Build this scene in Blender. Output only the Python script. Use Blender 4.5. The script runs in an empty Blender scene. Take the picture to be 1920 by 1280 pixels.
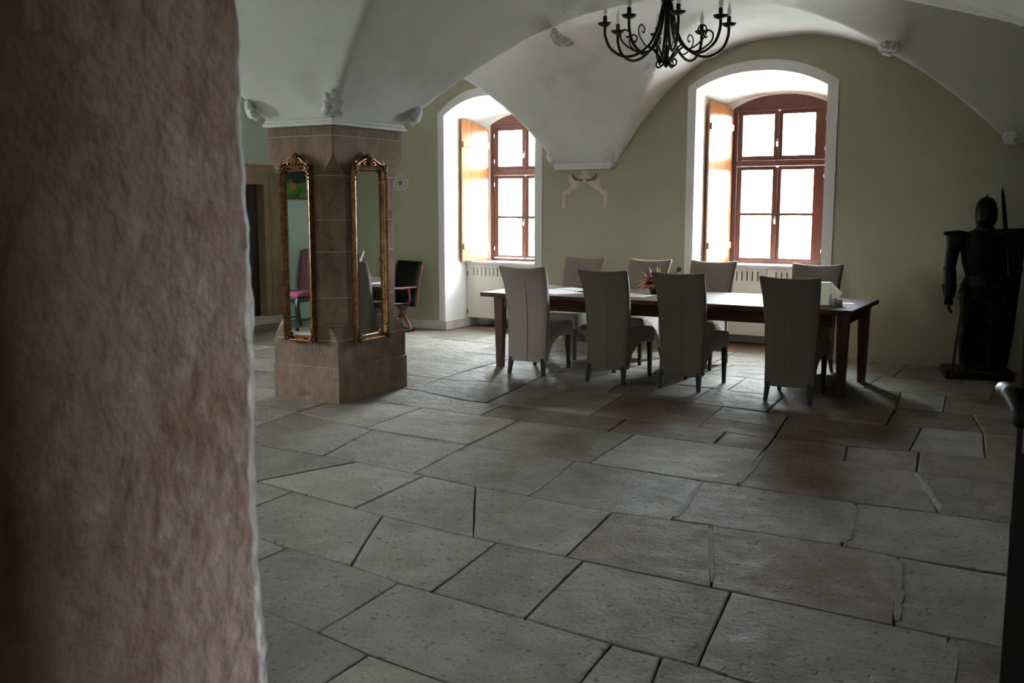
import bpy, bmesh, math, random
from mathutils import Vector, Matrix, noise
R = math.radians
rng = random.Random(7)
scene = bpy.context.scene
COL = scene.collection

# ------------------------------------------------------------------ camera, sky, exposure
cam_d = bpy.data.cameras.new('camera')
cam_d.sensor_width = 36.0
cam_d.lens = 35.0
cam_d.clip_start = 0.05
cam_d.clip_end = 500
cam_d.dof.use_dof = True
cam_d.dof.focus_distance = 8.6
cam_d.dof.aperture_fstop = 9.0
cam = bpy.data.objects.new('camera', cam_d)
COL.objects.link(cam)
cam.location = (0, 0, 1.63)
cam.rotation_euler = (R(90 - 7.78), 0, R(30))
scene.camera = cam

SKY = 1.0
world = bpy.data.worlds.new('overcast_sky')
scene.world = world
world.use_nodes = True
wn = world.node_tree.nodes
wn['Background'].inputs[0].default_value = (0.90, 0.95, 1.0, 1)
# overcast sky, brighter overhead than at the horizon
wl = world.node_tree.links
tc = wn.new('ShaderNodeTexCoord'); sxyz = wn.new('ShaderNodeSeparateXYZ'); wl.new(tc.outputs['Generated'], sxyz.inputs[0])
mrw = wn.new('ShaderNodeMapRange'); mrw.inputs['To Min'].default_value = 0.85 * SKY; mrw.inputs['To Max'].default_value = 1.4 * SKY
wl.new(sxyz.outputs['Z'], mrw.inputs['Value']); wl.new(mrw.outputs[0], wn['Background'].inputs[1])

def portal(loc, rot, sx, sy):
    d = bpy.data.lights.new('sky_portal', 'AREA')
    d.shape = 'RECTANGLE'; d.size = sx; d.size_y = sy
    d.cycles.is_portal = True
    o = bpy.data.objects.new('sky_portal', d)
    COL.objects.link(o); o.location = loc; o.rotation_euler = rot
portal((-3.17, 12.15, 1.9), (R(-90), 0, 0), 1.3, 2.1)
portal((-6.55, 12.15, 1.84), (R(-90), 0, 0), 1.3, 2.1)
portal((1.85, -2.375, 1.15), (0, R(90), 0), 1.7, 0.8)
portal((-10.45, 4.15, 1.80), (0, R(-90), 0), 1.9, 1.2)

vs = scene.view_settings
vs.view_transform = 'Standard'
vs.look = 'None'
vs.gamma = 1.0
vs.use_curve_mapping = False
vs.exposure = 6.8
scene.cycles.max_bounces = 10
scene.cycles.diffuse_bounces = 7
scene.cycles.transparent_max_bounces = 12
scene.cycles.sample_clamp_indirect = 6.0
scene.cycles.caustics_reflective = False
scene.cycles.caustics_refractive = False

# ------------------------------------------------------------------ materials
MATS = {}
def nodes_of(m):
    m.use_nodes = True
    return m.node_tree.nodes, m.node_tree.links

def mat(name, color, rough=0.6, metal=0.0, var=0.0, var_scale=4.0, color2=None, bump=0.0, bump_scale=30.0,
        bump_detail=6.0, stretch=(1, 1, 1), rand=0.0, spec=0.5, rough_var=0.0, bump_dist=0.01, coat=0.0, sheen=0.0, stain=None):
    if name in MATS:
        return MATS[name]
    m = bpy.data.materials.new(name)
    N, L = nodes_of(m)
    b = N['Principled BSDF']
    b.inputs['Base Color'].default_value = (*color, 1)
    b.inputs['Roughness'].default_value = rough
    b.inputs['Metallic'].default_value = metal
    b.inputs['Specular IOR Level'].default_value = spec
    b.inputs['Coat Weight'].default_value = coat
    if coat: b.inputs['Coat Roughness'].default_value = 0.15
    if sheen:
        b.inputs['Sheen Weight'].default_value = sheen
    geo = N.new('ShaderNodeNewGeometry')
    mp = N.new('ShaderNodeMapping')
    mp.inputs['Scale'].default_value = stretch
    L.new(geo.outputs['Position'], mp.inputs['Vector'])
    csock = None
    if var > 0 or color2 is not None:
        n1 = N.new('ShaderNodeTexNoise'); n1.inputs['Scale'].default_value = var_scale
        n1.inputs['Detail'].default_value = 7; n1.inputs['Roughness'].default_value = 0.62
        L.new(mp.outputs[0], n1.inputs['Vector'])
        mr = N.new('ShaderNodeMapRange')
        mr.inputs['From Min'].default_value = 0.33; mr.inputs['From Max'].default_value = 0.67
        L.new(n1.outputs['Fac'], mr.inputs['Value'])
        mx = N.new('ShaderNodeMix'); mx.data_type = 'RGBA'
        c2 = color2 if color2 is not None else tuple(max(0, c * (1 - var)) for c in color)
        mx.inputs[6].default_value = (*color, 1); mx.inputs[7].default_value = (*c2, 1)
        L.new(mr.outputs[0], mx.inputs[0])
        csock = mx.outputs[2]
        if rough_var:
            rr = N.new('ShaderNodeMapRange')
            rr.inputs['To Min'].default_value = rough - rough_var; rr.inputs['To Max'].default_value = rough + rough_var
            L.new(mr.outputs[0], rr.inputs['Value']); L.new(rr.outputs[0], b.inputs['Roughness'])
    if stain is not None:
        n3 = N.new('ShaderNodeTexNoise'); n3.inputs['Scale'].default_value = stain[1]
        n3.inputs['Detail'].default_value = 4
        L.new(geo.outputs['Position'], n3.inputs['Vector'])
        m3 = N.new('ShaderNodeMapRange'); m3.inputs['From Min'].default_value = stain[2]; m3.inputs['From Max'].default_value = stain[2] + 0.12
        m3.inputs['To Max'].default_value = stain[3]
        L.new(n3.outputs['Fac'], m3.inputs['Value'])
        x3 = N.new('ShaderNodeMix'); x3.data_type = 'RGBA'
        x3.inputs[7].default_value = (*stain[0], 1)
        if csock: L.new(csock, x3.inputs[6])
        else: x3.inputs[6].default_value = (*color, 1)
        L.new(m3.outputs[0], x3.inputs[0]); csock = x3.outputs[2]
    if rand > 0:
        oi = N.new('ShaderNodeObjectInfo')
        hv = N.new('ShaderNodeHueSaturation')
        mr2 = N.new('ShaderNodeMapRange')
        mr2.inputs['To Min'].default_value = 1 - rand; mr2.inputs['To Max'].default_value = 1 + rand
        L.new(oi.outputs['Random'], mr2.inputs['Value'])
        L.new(mr2.outputs[0], hv.inputs['Value'])
        if csock: L.new(csock, hv.inputs['Color'])
        else: hv.inputs['Color'].default_value = (*color, 1)
        csock = hv.outputs['Color']
    if csock:
        L.new(csock, b.inputs['Base Color'])
    if bump > 0:
        n2 = N.new('ShaderNodeTexNoise'); n2.inputs['Scale'].default_value = bump_scale
        n2.inputs['Detail'].default_value = bump_detail; n2.inputs['Roughness'].default_value = 0.6
        L.new(mp.outputs[0], n2.inputs['Vector'])
        bp = N.new('ShaderNodeBump'); bp.inputs['Strength'].default_value = bump
        bp.inputs['Distance'].default_value = bump_dist
        L.new(n2.outputs['Fac'], bp.inputs['Height']); L.new(bp.outputs[0], b.inputs['Normal'])
    MATS[name] = m
    return m

GREEN = mat('green_wall_paint', (0.425, 0.415, 0.295), 0.75, var=0.10, var_scale=1.3, bump=0.35, bump_scale=28, stain=((0.34, 0.32, 0.22), 2.3, 0.62, 0.35))
PALE = mat('pale_green_wall_paint', (0.50, 0.58, 0.49), 0.75, var=0.08, var_scale=1.3, bump=0.3, bump_scale=28)
WHITE = mat('white_limewash', (0.75, 0.745, 0.73), 0.8, var=0.08, var_scale=2.0, bump=0.45, bump_scale=14, bump_detail=8, stain=((0.52, 0.51, 0.48), 1.7, 0.58, 0.5))
TRIMW = mat('white_window_surround', (0.80, 0.79, 0.77), 0.8, var=0.06, var_scale=3, bump=0.2, bump_scale=25)
BASEW = mat('grey_white_baseboard_paint', (0.60, 0.57, 0.53), 0.6, var=0.15, var_scale=5, bump=0.2, bump_scale=20)
CREAM = mat('cream_lacquer', (0.70, 0.66, 0.57), 0.4, var=0.05, var_scale=3)
WOODF = mat('red_brown_window_wood', (0.145, 0.054, 0.036), 0.35, var=0.35, var_scale=6, stretch=(6, 6, 0.6), bump=0.1, bump_scale=20)
WOODS = mat('amber_shutter_wood', (0.42, 0.17, 0.055), 0.28, color2=(0.30, 0.11, 0.035), var_scale=5, stretch=(9, 9, 0.5), bump=0.1, bump_scale=18, coat=0.4)
TABLEW = mat('dark_walnut_table_wood', (0.11, 0.044, 0.028), 0.55, spec=0.22, color2=(0.055, 0.022, 0.015), var_scale=4, stretch=(1, 9, 9), bump=0.12, bump_scale=14)
LEGW = mat('red_brown_table_leg_wood', (0.11, 0.042, 0.026), 0.35, color2=(0.06, 0.022, 0.015), var_scale=6, stretch=(9, 9, 1), bump=0.1, bump_scale=14)
FABRIC = mat('taupe_chair_fabric', (0.255, 0.215, 0.175), 0.85, var=0.10, var_scale=3, bump=0.25, bump_scale=420, bump_dist=0.002, sheen=0.15)
SEAM = mat('taupe_piping', (0.30, 0.255, 0.21), 0.8)
BLACKW = mat('black_stained_wood', (0.012, 0.011, 0.010), 0.35)
DOORW = mat('dark_door_wood', (0.022, 0.012, 0.008), 0.45, var=0.3, var_scale=5, stretch=(8, 8, 0.6), bump=0.15, bump_scale=16)
IRON = mat('black_wrought_iron', (0.008, 0.008, 0.008), 0.45, metal=0.3, bump=0.15, bump_scale=60)
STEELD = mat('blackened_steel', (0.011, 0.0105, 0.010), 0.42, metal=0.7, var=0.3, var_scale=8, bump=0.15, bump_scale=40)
HINGE = mat('brass_grey_hinge', (0.20, 0.17, 0.12), 0.4, metal=0.8)
CHROME = mat('bright_steel', (0.75, 0.76, 0.78), 0.2, metal=1.0)
PAPER = mat('white_paper', (0.80, 0.80, 0.80), 0.7, spec=0.3)
LEATHER = mat('black_leather', (0.010, 0.010, 0.011), 0.28, bump=0.2, bump_scale=60)
PINKW = mat('polished_red_wood', (0.26, 0.085, 0.06), 0.25, var=0.3, var_scale=9, coat=0.3)
BURG = mat('burgundy_leather', (0.06, 0.012, 0.014), 0.35)
GOLD = mat('antique_gold_leaf', (0.40, 0.20, 0.075), 0.36, metal=0.85, color2=(0.15, 0.062, 0.022), var_scale=22, bump=0.3, bump_scale=70)
GOLDD = mat('dark_tarnished_gold', (0.16, 0.075, 0.032), 0.4, metal=0.8, color2=(0.035, 0.016, 0.008), var_scale=30, bump=0.3, bump_scale=70)
MIRROR = mat('mirror_glass', (0.80, 0.86, 0.84), 0.015, metal=1.0)
SANDST = mat('brown_sandstone', (0.275, 0.175, 0.112), 0.85, color2=(0.150, 0.094, 0.062), var_scale=7, stretch=(1, 1, 0.6), bump=0.9, bump_scale=42, bump_detail=9, bump_dist=0.014, rand=0.14, stain=((0.10, 0.065, 0.045), 9, 0.6, 0.7))
MORTARL = mat('pale_lime_mortar', (0.42, 0.37, 0.32), 0.9, bump=0.4, bump_scale=50)
DOORST = mat('ochre_door_stone', (0.36, 0.26, 0.16), 0.8, color2=(0.26, 0.18, 0.10), var_scale=3, bump=0.4, bump_scale=25)
DARKGAP = mat('dark_joint_dirt', (0.020, 0.017, 0.014), 0.95, bump=0.5, bump_scale=40)
NICHEF = mat('brown_niche_floor', (0.23, 0.16, 0.11), 0.6, var=0.3, var_scale=4, bump=0.3, bump_scale=20)
LEAFW = mat('black_oak_door_leaf', (0.006, 0.005, 0.004), 0.95, bump=0.15, bump_scale=16, stretch=(8, 8, 0.6), spec=0.05)
HALLW = mat('dim_hall_plaster', (0.20, 0.14, 0.11), 0.85, bump=0.3, bump_scale=20)
DARKW = mat('bounce_absorbing_wall', (0.035, 0.026, 0.020), 0.6, bump=0.2, bump_scale=20)  # invented dark finish for the unseen right wall, cuts bounce light

def stone_floor_mat(name='worn_flagstone', tint=(1.0, 1.0, 1.0)):
    m = bpy.data.materials.new(name)
    N, L = nodes_of(m); b = N['Principled BSDF']
    geo = N.new('ShaderNodeNewGeometry'); oi = N.new('ShaderNodeObjectInfo')
    add = N.new('ShaderNodeVectorMath'); add.operation = 'ADD'
    sc = N.new('ShaderNodeVectorMath'); sc.operation = 'SCALE'; sc.inputs[3].default_value = 37.0
    cmb = N.new('ShaderNodeCombineXYZ')
    L.new(oi.outputs['Random'], cmb.inputs[0]); L.new(oi.outputs['Random'], cmb.inputs[1])
    L.new(cmb.outputs[0], sc.inputs[0]); L.new(geo.outputs['Position'], add.inputs[0]); L.new(sc.outputs[0], add.inputs[1])
    P = add.outputs[0]
    def noise_(scale, detail=6, rough=0.6):
        n = N.new('ShaderNodeTexNoise'); n.inputs['Scale'].default_value = scale
        n.inputs['Detail'].default_value = detail; n.inputs['Roughness'].default_value = rough
        L.new(P, n.inputs['Vector']); return n.outputs['Fac']
    def rng_(s, a, c, lo=0.0, hi=1.0):
        r = N.new('ShaderNodeMapRange'); r.inputs['From Min'].default_value = a; r.inputs['From Max'].default_value = c
        r.inputs['To Min'].default_value = lo; r.inputs['To Max'].default_value = hi
        L.new(s, r.inputs['Value']); return r.outputs[0]
    def mix(fac, a, c):
        x = N.new('ShaderNodeMix'); x.data_type = 'RGBA'
        if isinstance(a, tuple): x.inputs[6].default_value = (*a, 1)
        else: L.new(a, x.inputs[6])
        if isinstance(c, tuple): x.inputs[7].default_value = (*c, 1)
        else: L.new(c, x.inputs[7])
        L.new(fac, x.inputs[0]); return x.outputs[2]
    c = mix(rng_(noise_(2.2), 0.35, 0.68), (0.285, 0.258, 0.218), (0.185, 0.162, 0.130))
    c = mix(rng_(noise_(1.1, 3), 0.55, 0.72, 0, 0.6), c, (0.165, 0.125, 0.085))
    c = mix(rng_(noise_(60, 4), 0.53, 0.66, 0, 0.55), c, (0.09, 0.08, 0.068))
    c = mix(rng_(noise_(16, 5), 0.62, 0.70, 0, 0.35), c, (0.34, 0.33, 0.31))
    c = mix(rng_(noise_(26, 3), 0.615, 0.665, 0, 0.8), c, (0.055, 0.047, 0.038))
    hv = N.new('ShaderNodeHueSaturation'); L.new(c, hv.inputs['Color'])
    L.new(rng_(oi.outputs['Random'], 0, 1, 0.80, 1.18), hv.inputs['Value'])
    tn = N.new('ShaderNodeMix'); tn.data_type = 'RGBA'; tn.blend_type = 'MULTIPLY'; tn.inputs[0].default_value = 1.0
    tn.inputs[7].default_value = (*tint, 1); L.new(hv.outputs[0], tn.inputs[6])
    L.new(tn.outputs[2], b.inputs['Base Color'])
    L.new(rng_(noise_(7), 0.3, 0.7, 0.50, 0.78), b.inputs['Roughness'])
    b.inputs['Specular IOR Level'].default_value = 0.22
    # pits: sparse dents of a few millimetres to centimetres, chisel marks, slow waviness
    vo = N.new('ShaderNodeTexVoronoi'); vo.inputs['Scale'].default_value = 16
    st = N.new('ShaderNodeVectorMath'); st.operation = 'MULTIPLY'; st.inputs[1].default_value = (1.7, 0.8, 1)
    L.new(P, st.inputs[0]); L.new(st.outputs[0], vo.inputs['Vector'])
    pit = rng_(vo.outputs['Distance'], 0.02, 0.24, -1, 0)
    gate = rng_(noise_(3.2, 3), 0.50, 0.62)
    mul = N.new('ShaderNodeMath'); mul.operation = 'MULTIPLY'; L.new(pit, mul.inputs[0]); L.new(gate, mul.inputs[1])
    n_f = noise_(42, 8, 0.68); n_m = noise_(9, 4); n_s = noise_(2.0, 2)
    def madd(s, k, prev):
        a = N.new('ShaderNodeMath'); a.operation = 'MULTIPLY_ADD'; a.inputs[1].default_value = k
        L.new(s, a.inputs[0]); L.new(prev, a.inputs[2]); return a.outputs[0]
    h = madd(n_f, 0.9, mul.outputs[0]); h = madd(n_m, 1.6, h); h = madd(n_s, 3.5, h)
    bp = N.new('ShaderNodeBump'); bp.inputs['Strength'].default_value = 1.0; bp.inputs['Distance'].default_value = 0.011
    L.new(h, bp.inputs['Height']); L.new(bp.outputs[0], b.inputs['Normal'])
    return m
FLAG = stone_floor_mat()
FLAG_SHADE = stone_floor_mat('shaded_brown_flagstone', (0.66, 0.55, 0.44))  # brown stones tinted darker, the right side's shade put into their colour

def glass_mat():
    m = bpy.data.materials.new('window_glass')
    N, L = nodes_of(m); N.remove(N['Principled BSDF'])
    t = N.new('ShaderNodeBsdfTransparent'); t.inputs[0].default_value = (0.93, 0.96, 0.96, 1)
    g = N.new('ShaderNodeBsdfGlossy'); g.inputs['Roughness'].default_value = 0.02
    lw = N.new('ShaderNodeLayerWeight'); lw.inputs[0].default_value = 0.5
    pw = N.new('ShaderNodeMath'); pw.operation = 'POWER'; pw.inputs[1].default_value = 4.0; L.new(lw.outputs['Facing'], pw.inputs[0])
    fr = N.new('ShaderNodeMath'); fr.operation = 'MULTIPLY_ADD'; fr.inputs[1].default_value = 0.5; fr.inputs[2].default_value = 0.03; L.new(pw.outputs[0], fr.inputs[0])
    mx = N.new('ShaderNodeMixShader')
    L.new(fr.outputs[0], mx.inputs[0]); L.new(t.outputs[0], mx.inputs[1]); L.new(g.outputs[0], mx.inputs[2])
    L.new(mx.outputs[0], N['Material Output'].inputs[0])
    return m
GLASS = glass_mat()

def jamb_mat():
    m = bpy.data.materials.new('lumpy_pink_plaster')
    N, L = nodes_of(m); b = N['Principled BSDF']
    geo = N.new('ShaderNodeNewGeometry'); sp = N.new('ShaderNodeSeparateXYZ'); L.new(geo.outputs['Position'], sp.inputs[0])
    def noise_(scale, detail=5, vec=None):
        n = N.new('ShaderNodeTexNoise'); n.inputs['Scale'].default_value = scale; n.inputs['Detail'].default_value = detail
        L.new(vec or geo.outputs['Position'], n.inputs['Vector']); return n.outputs['Fac']
    def rng_(s, a, c, lo=0.0, hi=1.0):
        r = N.new('ShaderNodeMapRange'); r.inputs['From Min'].default_value = a; r.inputs['From Max'].default_value = c
        r.inputs['To Min'].default_value = lo; r.inputs['To Max'].default_value = hi
        L.new(s, r.inputs['Value']); return r.outputs[0]
    x1 = N.new('ShaderNodeMix'); x1.data_type = 'RGBA'
    x1.inputs[6].default_value = (0.315, 0.238, 0.20, 1); x1.inputs[7].default_value = (0.235, 0.150, 0.112, 1)
    L.new(rng_(noise_(9), 0.4, 0.7), x1.inputs[0])
    x2 = N.new('ShaderNodeMix'); x2.data_type = 'RGBA'; x2.inputs[7].default_value = (0.34, 0.30, 0.275, 1)
    L.new(x1.outputs[2], x2.inputs[6]); L.new(rng_(noise_(26), 0.55, 0.66, 0, 0.6), x2.inputs[0])
    # white corner: damaged paint, with the window-lit edge put into its colour
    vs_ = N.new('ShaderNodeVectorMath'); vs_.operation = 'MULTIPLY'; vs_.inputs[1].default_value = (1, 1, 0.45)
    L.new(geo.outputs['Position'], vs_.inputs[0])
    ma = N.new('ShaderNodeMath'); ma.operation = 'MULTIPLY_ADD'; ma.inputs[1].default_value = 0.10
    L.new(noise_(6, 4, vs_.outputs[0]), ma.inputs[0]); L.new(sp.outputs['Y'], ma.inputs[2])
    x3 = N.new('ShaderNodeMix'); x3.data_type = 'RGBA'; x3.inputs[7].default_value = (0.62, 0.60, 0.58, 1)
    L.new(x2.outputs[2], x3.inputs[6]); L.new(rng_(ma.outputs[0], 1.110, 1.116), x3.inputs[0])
    L.new(x3.outputs[2], b.inputs['Base Color'])
    b.inputs['Roughness'].default_value = 0.6
    b.inputs['Specular IOR Level'].default_value = 0.4
    bp = N.new('ShaderNodeBump'); bp.inputs['Strength'].default_value = 1.0; bp.inputs['Distance'].default_value = 0.008
    st = N.new('ShaderNodeVectorMath'); st.operation = 'MULTIPLY'; st.inputs[1].default_value = (1, 1, 0.8)
    L.new(geo.outputs['Position'], st.inputs[0])
    L.new(noise_(48, 5, st.outputs[0]), bp.inputs['Height']); L.new(bp.outputs[0], b.inputs['Normal'])
    return m
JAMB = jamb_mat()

# ------------------------------------------------------------------ mesh helpers
class MB:
    def __init__(s): s.v = []; s.f = []
    def add(s, verts, faces):
        o = len(s.v); s.v += [tuple(p) for p in verts]; s.f += [tuple(i + o for i in f) for f in faces]; return s
    def box(s, a, b):
        x0, y0, z0 = a; x1, y1, z1 = b
        return s.add([(x0, y0, z0), (x1, y0, z0), (x1, y1, z0), (x0, y1, z0), (x0, y0, z1), (x1, y0, z1), (x1, y1, z1), (x0, y1, z1)],
                     [(0, 3, 2, 1), (4, 5, 6, 7), (0, 1, 5, 4), (1, 2, 6, 5), (2, 3, 7, 6), (3, 0, 4, 7)])
    def hexa(s, bot, top):
        return s.add(list(bot) + list(top), [(0, 3, 2, 1), (4, 5, 6, 7), (0, 1, 5, 4), (1, 2, 6, 5), (2, 3, 7, 6), (3, 0, 4, 7)])
    def rings(s, rings, closed=True, caps=True):
        n = len(rings[0]); vs_ = [p for r in rings for p in r]; fs = []
        for i in range(len(rings) - 1):
            for j in range(n if closed else n - 1):
                k = (j + 1) % n
                fs.append((i * n + j, i * n + k, (i + 1) * n + k, (i + 1) * n + j))
        if caps and closed:
            fs.append(tuple(reversed(range(n)))); fs.append(tuple((len(rings) - 1) * n + j for j in range(n)))
        return s.add(vs_, fs)
    def tube(s, pts, r, n=8, flat=None, caps=True):
        pts = [Vector(p) for p in pts]; rs = r if isinstance(r, (list, tuple)) else [r] * len(pts)
        rings = []; up = None
        for i, p in enumerate(pts):
            t = (pts[min(i + 1, len(pts) - 1)] - pts[max(i - 1, 0)])
            if t.length < 1e-9: t = Vector((0, 0, 1))
            t.normalize()
            if up is None:
                up = Vector((0, 0, 1)) if abs(t.z) < 0.9 else Vector((0, 1, 0))
            u = up - t * up.dot(t)
            if u.length < 1e-4: u = t.orthogonal()
            u.normalize(); up = u; w = t.cross(u)
            a, b_ = (rs[i], rs[i]) if flat is None else (rs[i] * flat[0], rs[i] * flat[1])
            rings.append([p + u * (a * math.cos(2 * math.pi * k / n)) + w * (b_ * math.sin(2 * math.pi * k / n)) for k in range(n)])
        return s.rings(rings, True, caps)
    def lathe(s, prof, n=16, c=(0, 0, 0), sx=1.0, sy=1.0):
        rings = [[(c[0] + r * sx * math.cos(2 * math.pi * k / n), c[1] + r * sy * math.sin(2 * math.pi * k / n), c[2] + z) for k in range(n)] for r, z in prof]
        return s.rings(rings)
    def blob(s, c, rad, n=8, m=6, rot=None):
        c = Vector(c); rings = []
        for i in range(m + 1):
            a = math.pi * (0.02 + 0.96 * i / m) - math.pi / 2
            ring = []
            for k in range(n):
                p = Vector((rad[0] * math.cos(a) * math.cos(2 * math.pi * k / n), rad[1] * math.cos(a) * math.sin(2 * math.pi * k / n), rad[2] * math.sin(a)))
                if rot is not None: p = rot @ p
                ring.append(c + p)
            rings.append(ring)
        return s.rings(rings)
    def prism(s, outline, fn0, fn1):
        n = len(outline); a = [fn0(p) for p in outline]; b = [fn1(p) for p in outline]
        fs = [(i, (i + 1) % n, n + (i + 1) % n, n + i) for i in range(n)] + [tuple(reversed(range(n))), tuple(range(n, 2 * n))]
        return s.add(a + b, fs)
    def move(s, M): s.v = [tuple(M @ Vector(p)) for p in s.v]; return s
    def build(s, name, m, parent=None, smooth=False, bevel=0.0, seg=2, angle=40):
        me = bpy.data.meshes.new(name); me.from_pydata(s.v, [], s.f)
        bm = bmesh.new(); bm.from_mesh(me)
        big = [f for f in bm.faces if len(f.verts) > 4]
        if big: bmesh.ops.triangulate(bm, faces=big, ngon_method='EAR_CLIP')
        bmesh.ops.recalc_face_normals(bm, faces=bm.faces)
        bm.to_mesh(me); bm.free()
        me.materials.append(m)
        if smooth:
            for p in me.polygons: p.use_smooth = True
            me.set_sharp_from_angle(angle=R(angle))
        o = bpy.data.objects.new(name, me); COL.objects.link(o)
        if parent is not None: o.parent = parent
        if bevel > 0:
            md = o.modifiers.new('bevel', 'BEVEL'); md.width = bevel; md.segments = seg; md.limit_method = 'ANGLE'; md.angle_limit = R(35)
            md.harden_normals = False
        return o

def tag(o, label=None, cat=None, group=None, kind=None):
    if label: o['label'] = label
    if cat: o['category'] = cat
    if group: o['group'] = group
    if kind: o['kind'] = kind
    return o
def empty(name, loc=(0, 0, 0), rz=0.0):
    o = bpy.data.objects.new(name, None); COL.objects.link(o); o.location = loc; o.rotation_euler = (0, 0, rz)
    o.empty_display_size = 0.1
    return o
def struct(o): o['kind'] = 'structure'; return o
def copy_tree(o, parent=None):
    c = o.copy(); COL.objects.link(c)
    if parent is not None: c.parent = parent
    for ch in [q for q in bpy.data.objects if q.parent == o]: copy_tree(ch, c)
    return c
def spline(pts, n=8):
    pts = [Vector(p) for p in pts]; out = []
    for i in range(len(pts) - 1):
        p0 = pts[max(i - 1, 0)]; p1 = pts[i]; p2 = pts[i + 1]; p3 = pts[min(i + 2, len(pts) - 1)]
        for k in range(n):
            t = k / n
            out.append(0.5 * ((2 * p1) + (p2 - p0) * t + (2 * p0 - 5 * p1 + 4 * p2 - p3) * t * t + (3 * p1 - p0 - 3 * p2 + p3) * t ** 3))
    out.append(pts[-1]); return out
def lerp(a, b, t): return a + (b - a) * max(0.0, min(1.0, t))
def interp(poly, x):
    if x <= poly[0][0]: return poly[0][1]
    for (x0, y0), (x1, y1) in zip(poly, poly[1:]):
        if x <= x1: return y0 + (y1 - y0) * (x - x0) / max(1e-9, x1 - x0)
    return poly[-1][1]

# ------------------------------------------------------------------ the shell
XL, XR, YB, YF = -9.85, 0.55, 10.88, 1.10
PX0, PX1, PY0, PY1 = -5.99, -5.30, 6.31, 7.24      # the pillar

def ceil_z(x, y):
    if x > XR - 1e-6: x = XR
    t = (y - PY1) / (YB - PY1)
    xl = lerp(PX0, -5.65, t); xr = lerp(PX1, -4.87, t); zs = lerp(2.31, 2.10, t); p = lerp(2.25, 2.7, t)
    apex = lerp(3.50, 3.41, (y - 9.2) / (YB - 9.2))
    def arch(v, a, b, za, zb, pa, pb, top, c=None):
        if c is None: c = (a + b) / 2
        if v <= a: return za
        if v >= b: return zb
        if v < c:
            k = (v - a) / (c - a); return za + (top - za) * (1 - (1 - k) ** pa)
        k = (b - v) / (b - c); return zb + (top - zb) * (1 - (1 - k) ** pb)
    if x > xr: A = arch(x, xr, lerp(0.54, -0.72, (y - 7.6) / 1.6), zs, 2.21, p, 1.85, apex, (xr - 0.72) / 2)
    elif x < xl: A = arch(x, XL - 0.05, xl, 2.2, zs, 2.2, p, apex)
    else: A = zs
    if y >= PY1:
        s = (x + 4.87) / 4.1
        B = arch(y, PY1, YB + 0.01, 2.31, lerp(2.10, 2.21, s), 2.25, lerp(2.9, 1.95, s), 3.5)
    elif y <= PY0: B = arch(y, YF, PY0, 2.31, 2.31, 2.25, 2.25, 3.5, 4.8)
    else: B = 2.31
    return max(A, B)

def build_ceiling():
    st = 0.035; nx = int((XR + 0.02 - XL) / st); ny = int((YB - YF + 0.02) / st)
    vs_ = []; fs = []
    for j in range(ny + 1):
        y = YF - 0.01 + (YB - YF + 0.02) * j / ny
        for i in range(nx + 1):
            x = XL - 0.01 + (XR - XL + 0.02) * i / nx
            w = 0.012 * noise.noise(Vector((x * 1.3, y * 1.3, 0))) + 0.004 * noise.noise(Vector((x * 5, y * 5, 3)))
            vs_.append((x, y, ceil_z(x, y) + w))
    for j in range(ny):
        for i in range(nx):
            a = j * (nx + 1) + i; fs.append((a, a + nx + 1, a + nx + 2, a + 1))
    return struct(MB().add(vs_, fs).build('ceiling', WHITE, smooth=True, angle=60))
ceiling = build_ceiling()

def arch_pts(x0, x1, zl, zr, za, zb, n=22, p=2.3):
    pts = [(x0, zb)]
    for i in range(n + 1):
        t = -1 + 2 * i / n; base = zl + (zr - zl) * i / n
        tt = math.copysign(abs(t) ** 0.9, t)
        pts.append((x0 + (x1 - x0) * (tt + 1) / 2, base + (za - (zl + zr) / 2) * (1 - abs(tt) ** p)))
    pts.append((x1, zb)); return pts

NICHES = [dict(x0=-7.29, x1=-5.955, zl=2.77, zr=2.77, za=2.99, ox0=-7.385, ox1=-5.85, ozl=2.80, oza=3.10, bzl=2.708, bza=2.850, sill=0.885, cx=-6.555, dz=-0.055),
          dict(x0=-3.905, x1=-2.47, zl=2.91, zr=2.88, za=3.07, ox0=-4.00, ox1=-2.36, ozl=2.94, oza=3.18, bzl=2.765, bza=2.905, sill=0.95, cx=-3.20, dz=0.0)]
YW = 11.70   # face of the niche's back; the frames stand here
YO = 12.10   # outer face of the wall
# back wall: one face with both niche openings cut out of it down to the floor
outline = [(XL - 0.1, -0.1)]
for n_ in NICHES:
    outline += arch_pts(n_['x0'], n_['x1'], n_['zl'], n_['zr'], n_['za'], -0.1)
outline += [(XR + 0.1, -0.1), (XR + 0.1, 3.9), (XL - 0.1, 3.9)]
wall_back = struct(MB().add([(x, YB, z) for x, z in outline], [tuple(range(len(outline)))]).build('wall_back', GREEN))

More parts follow.
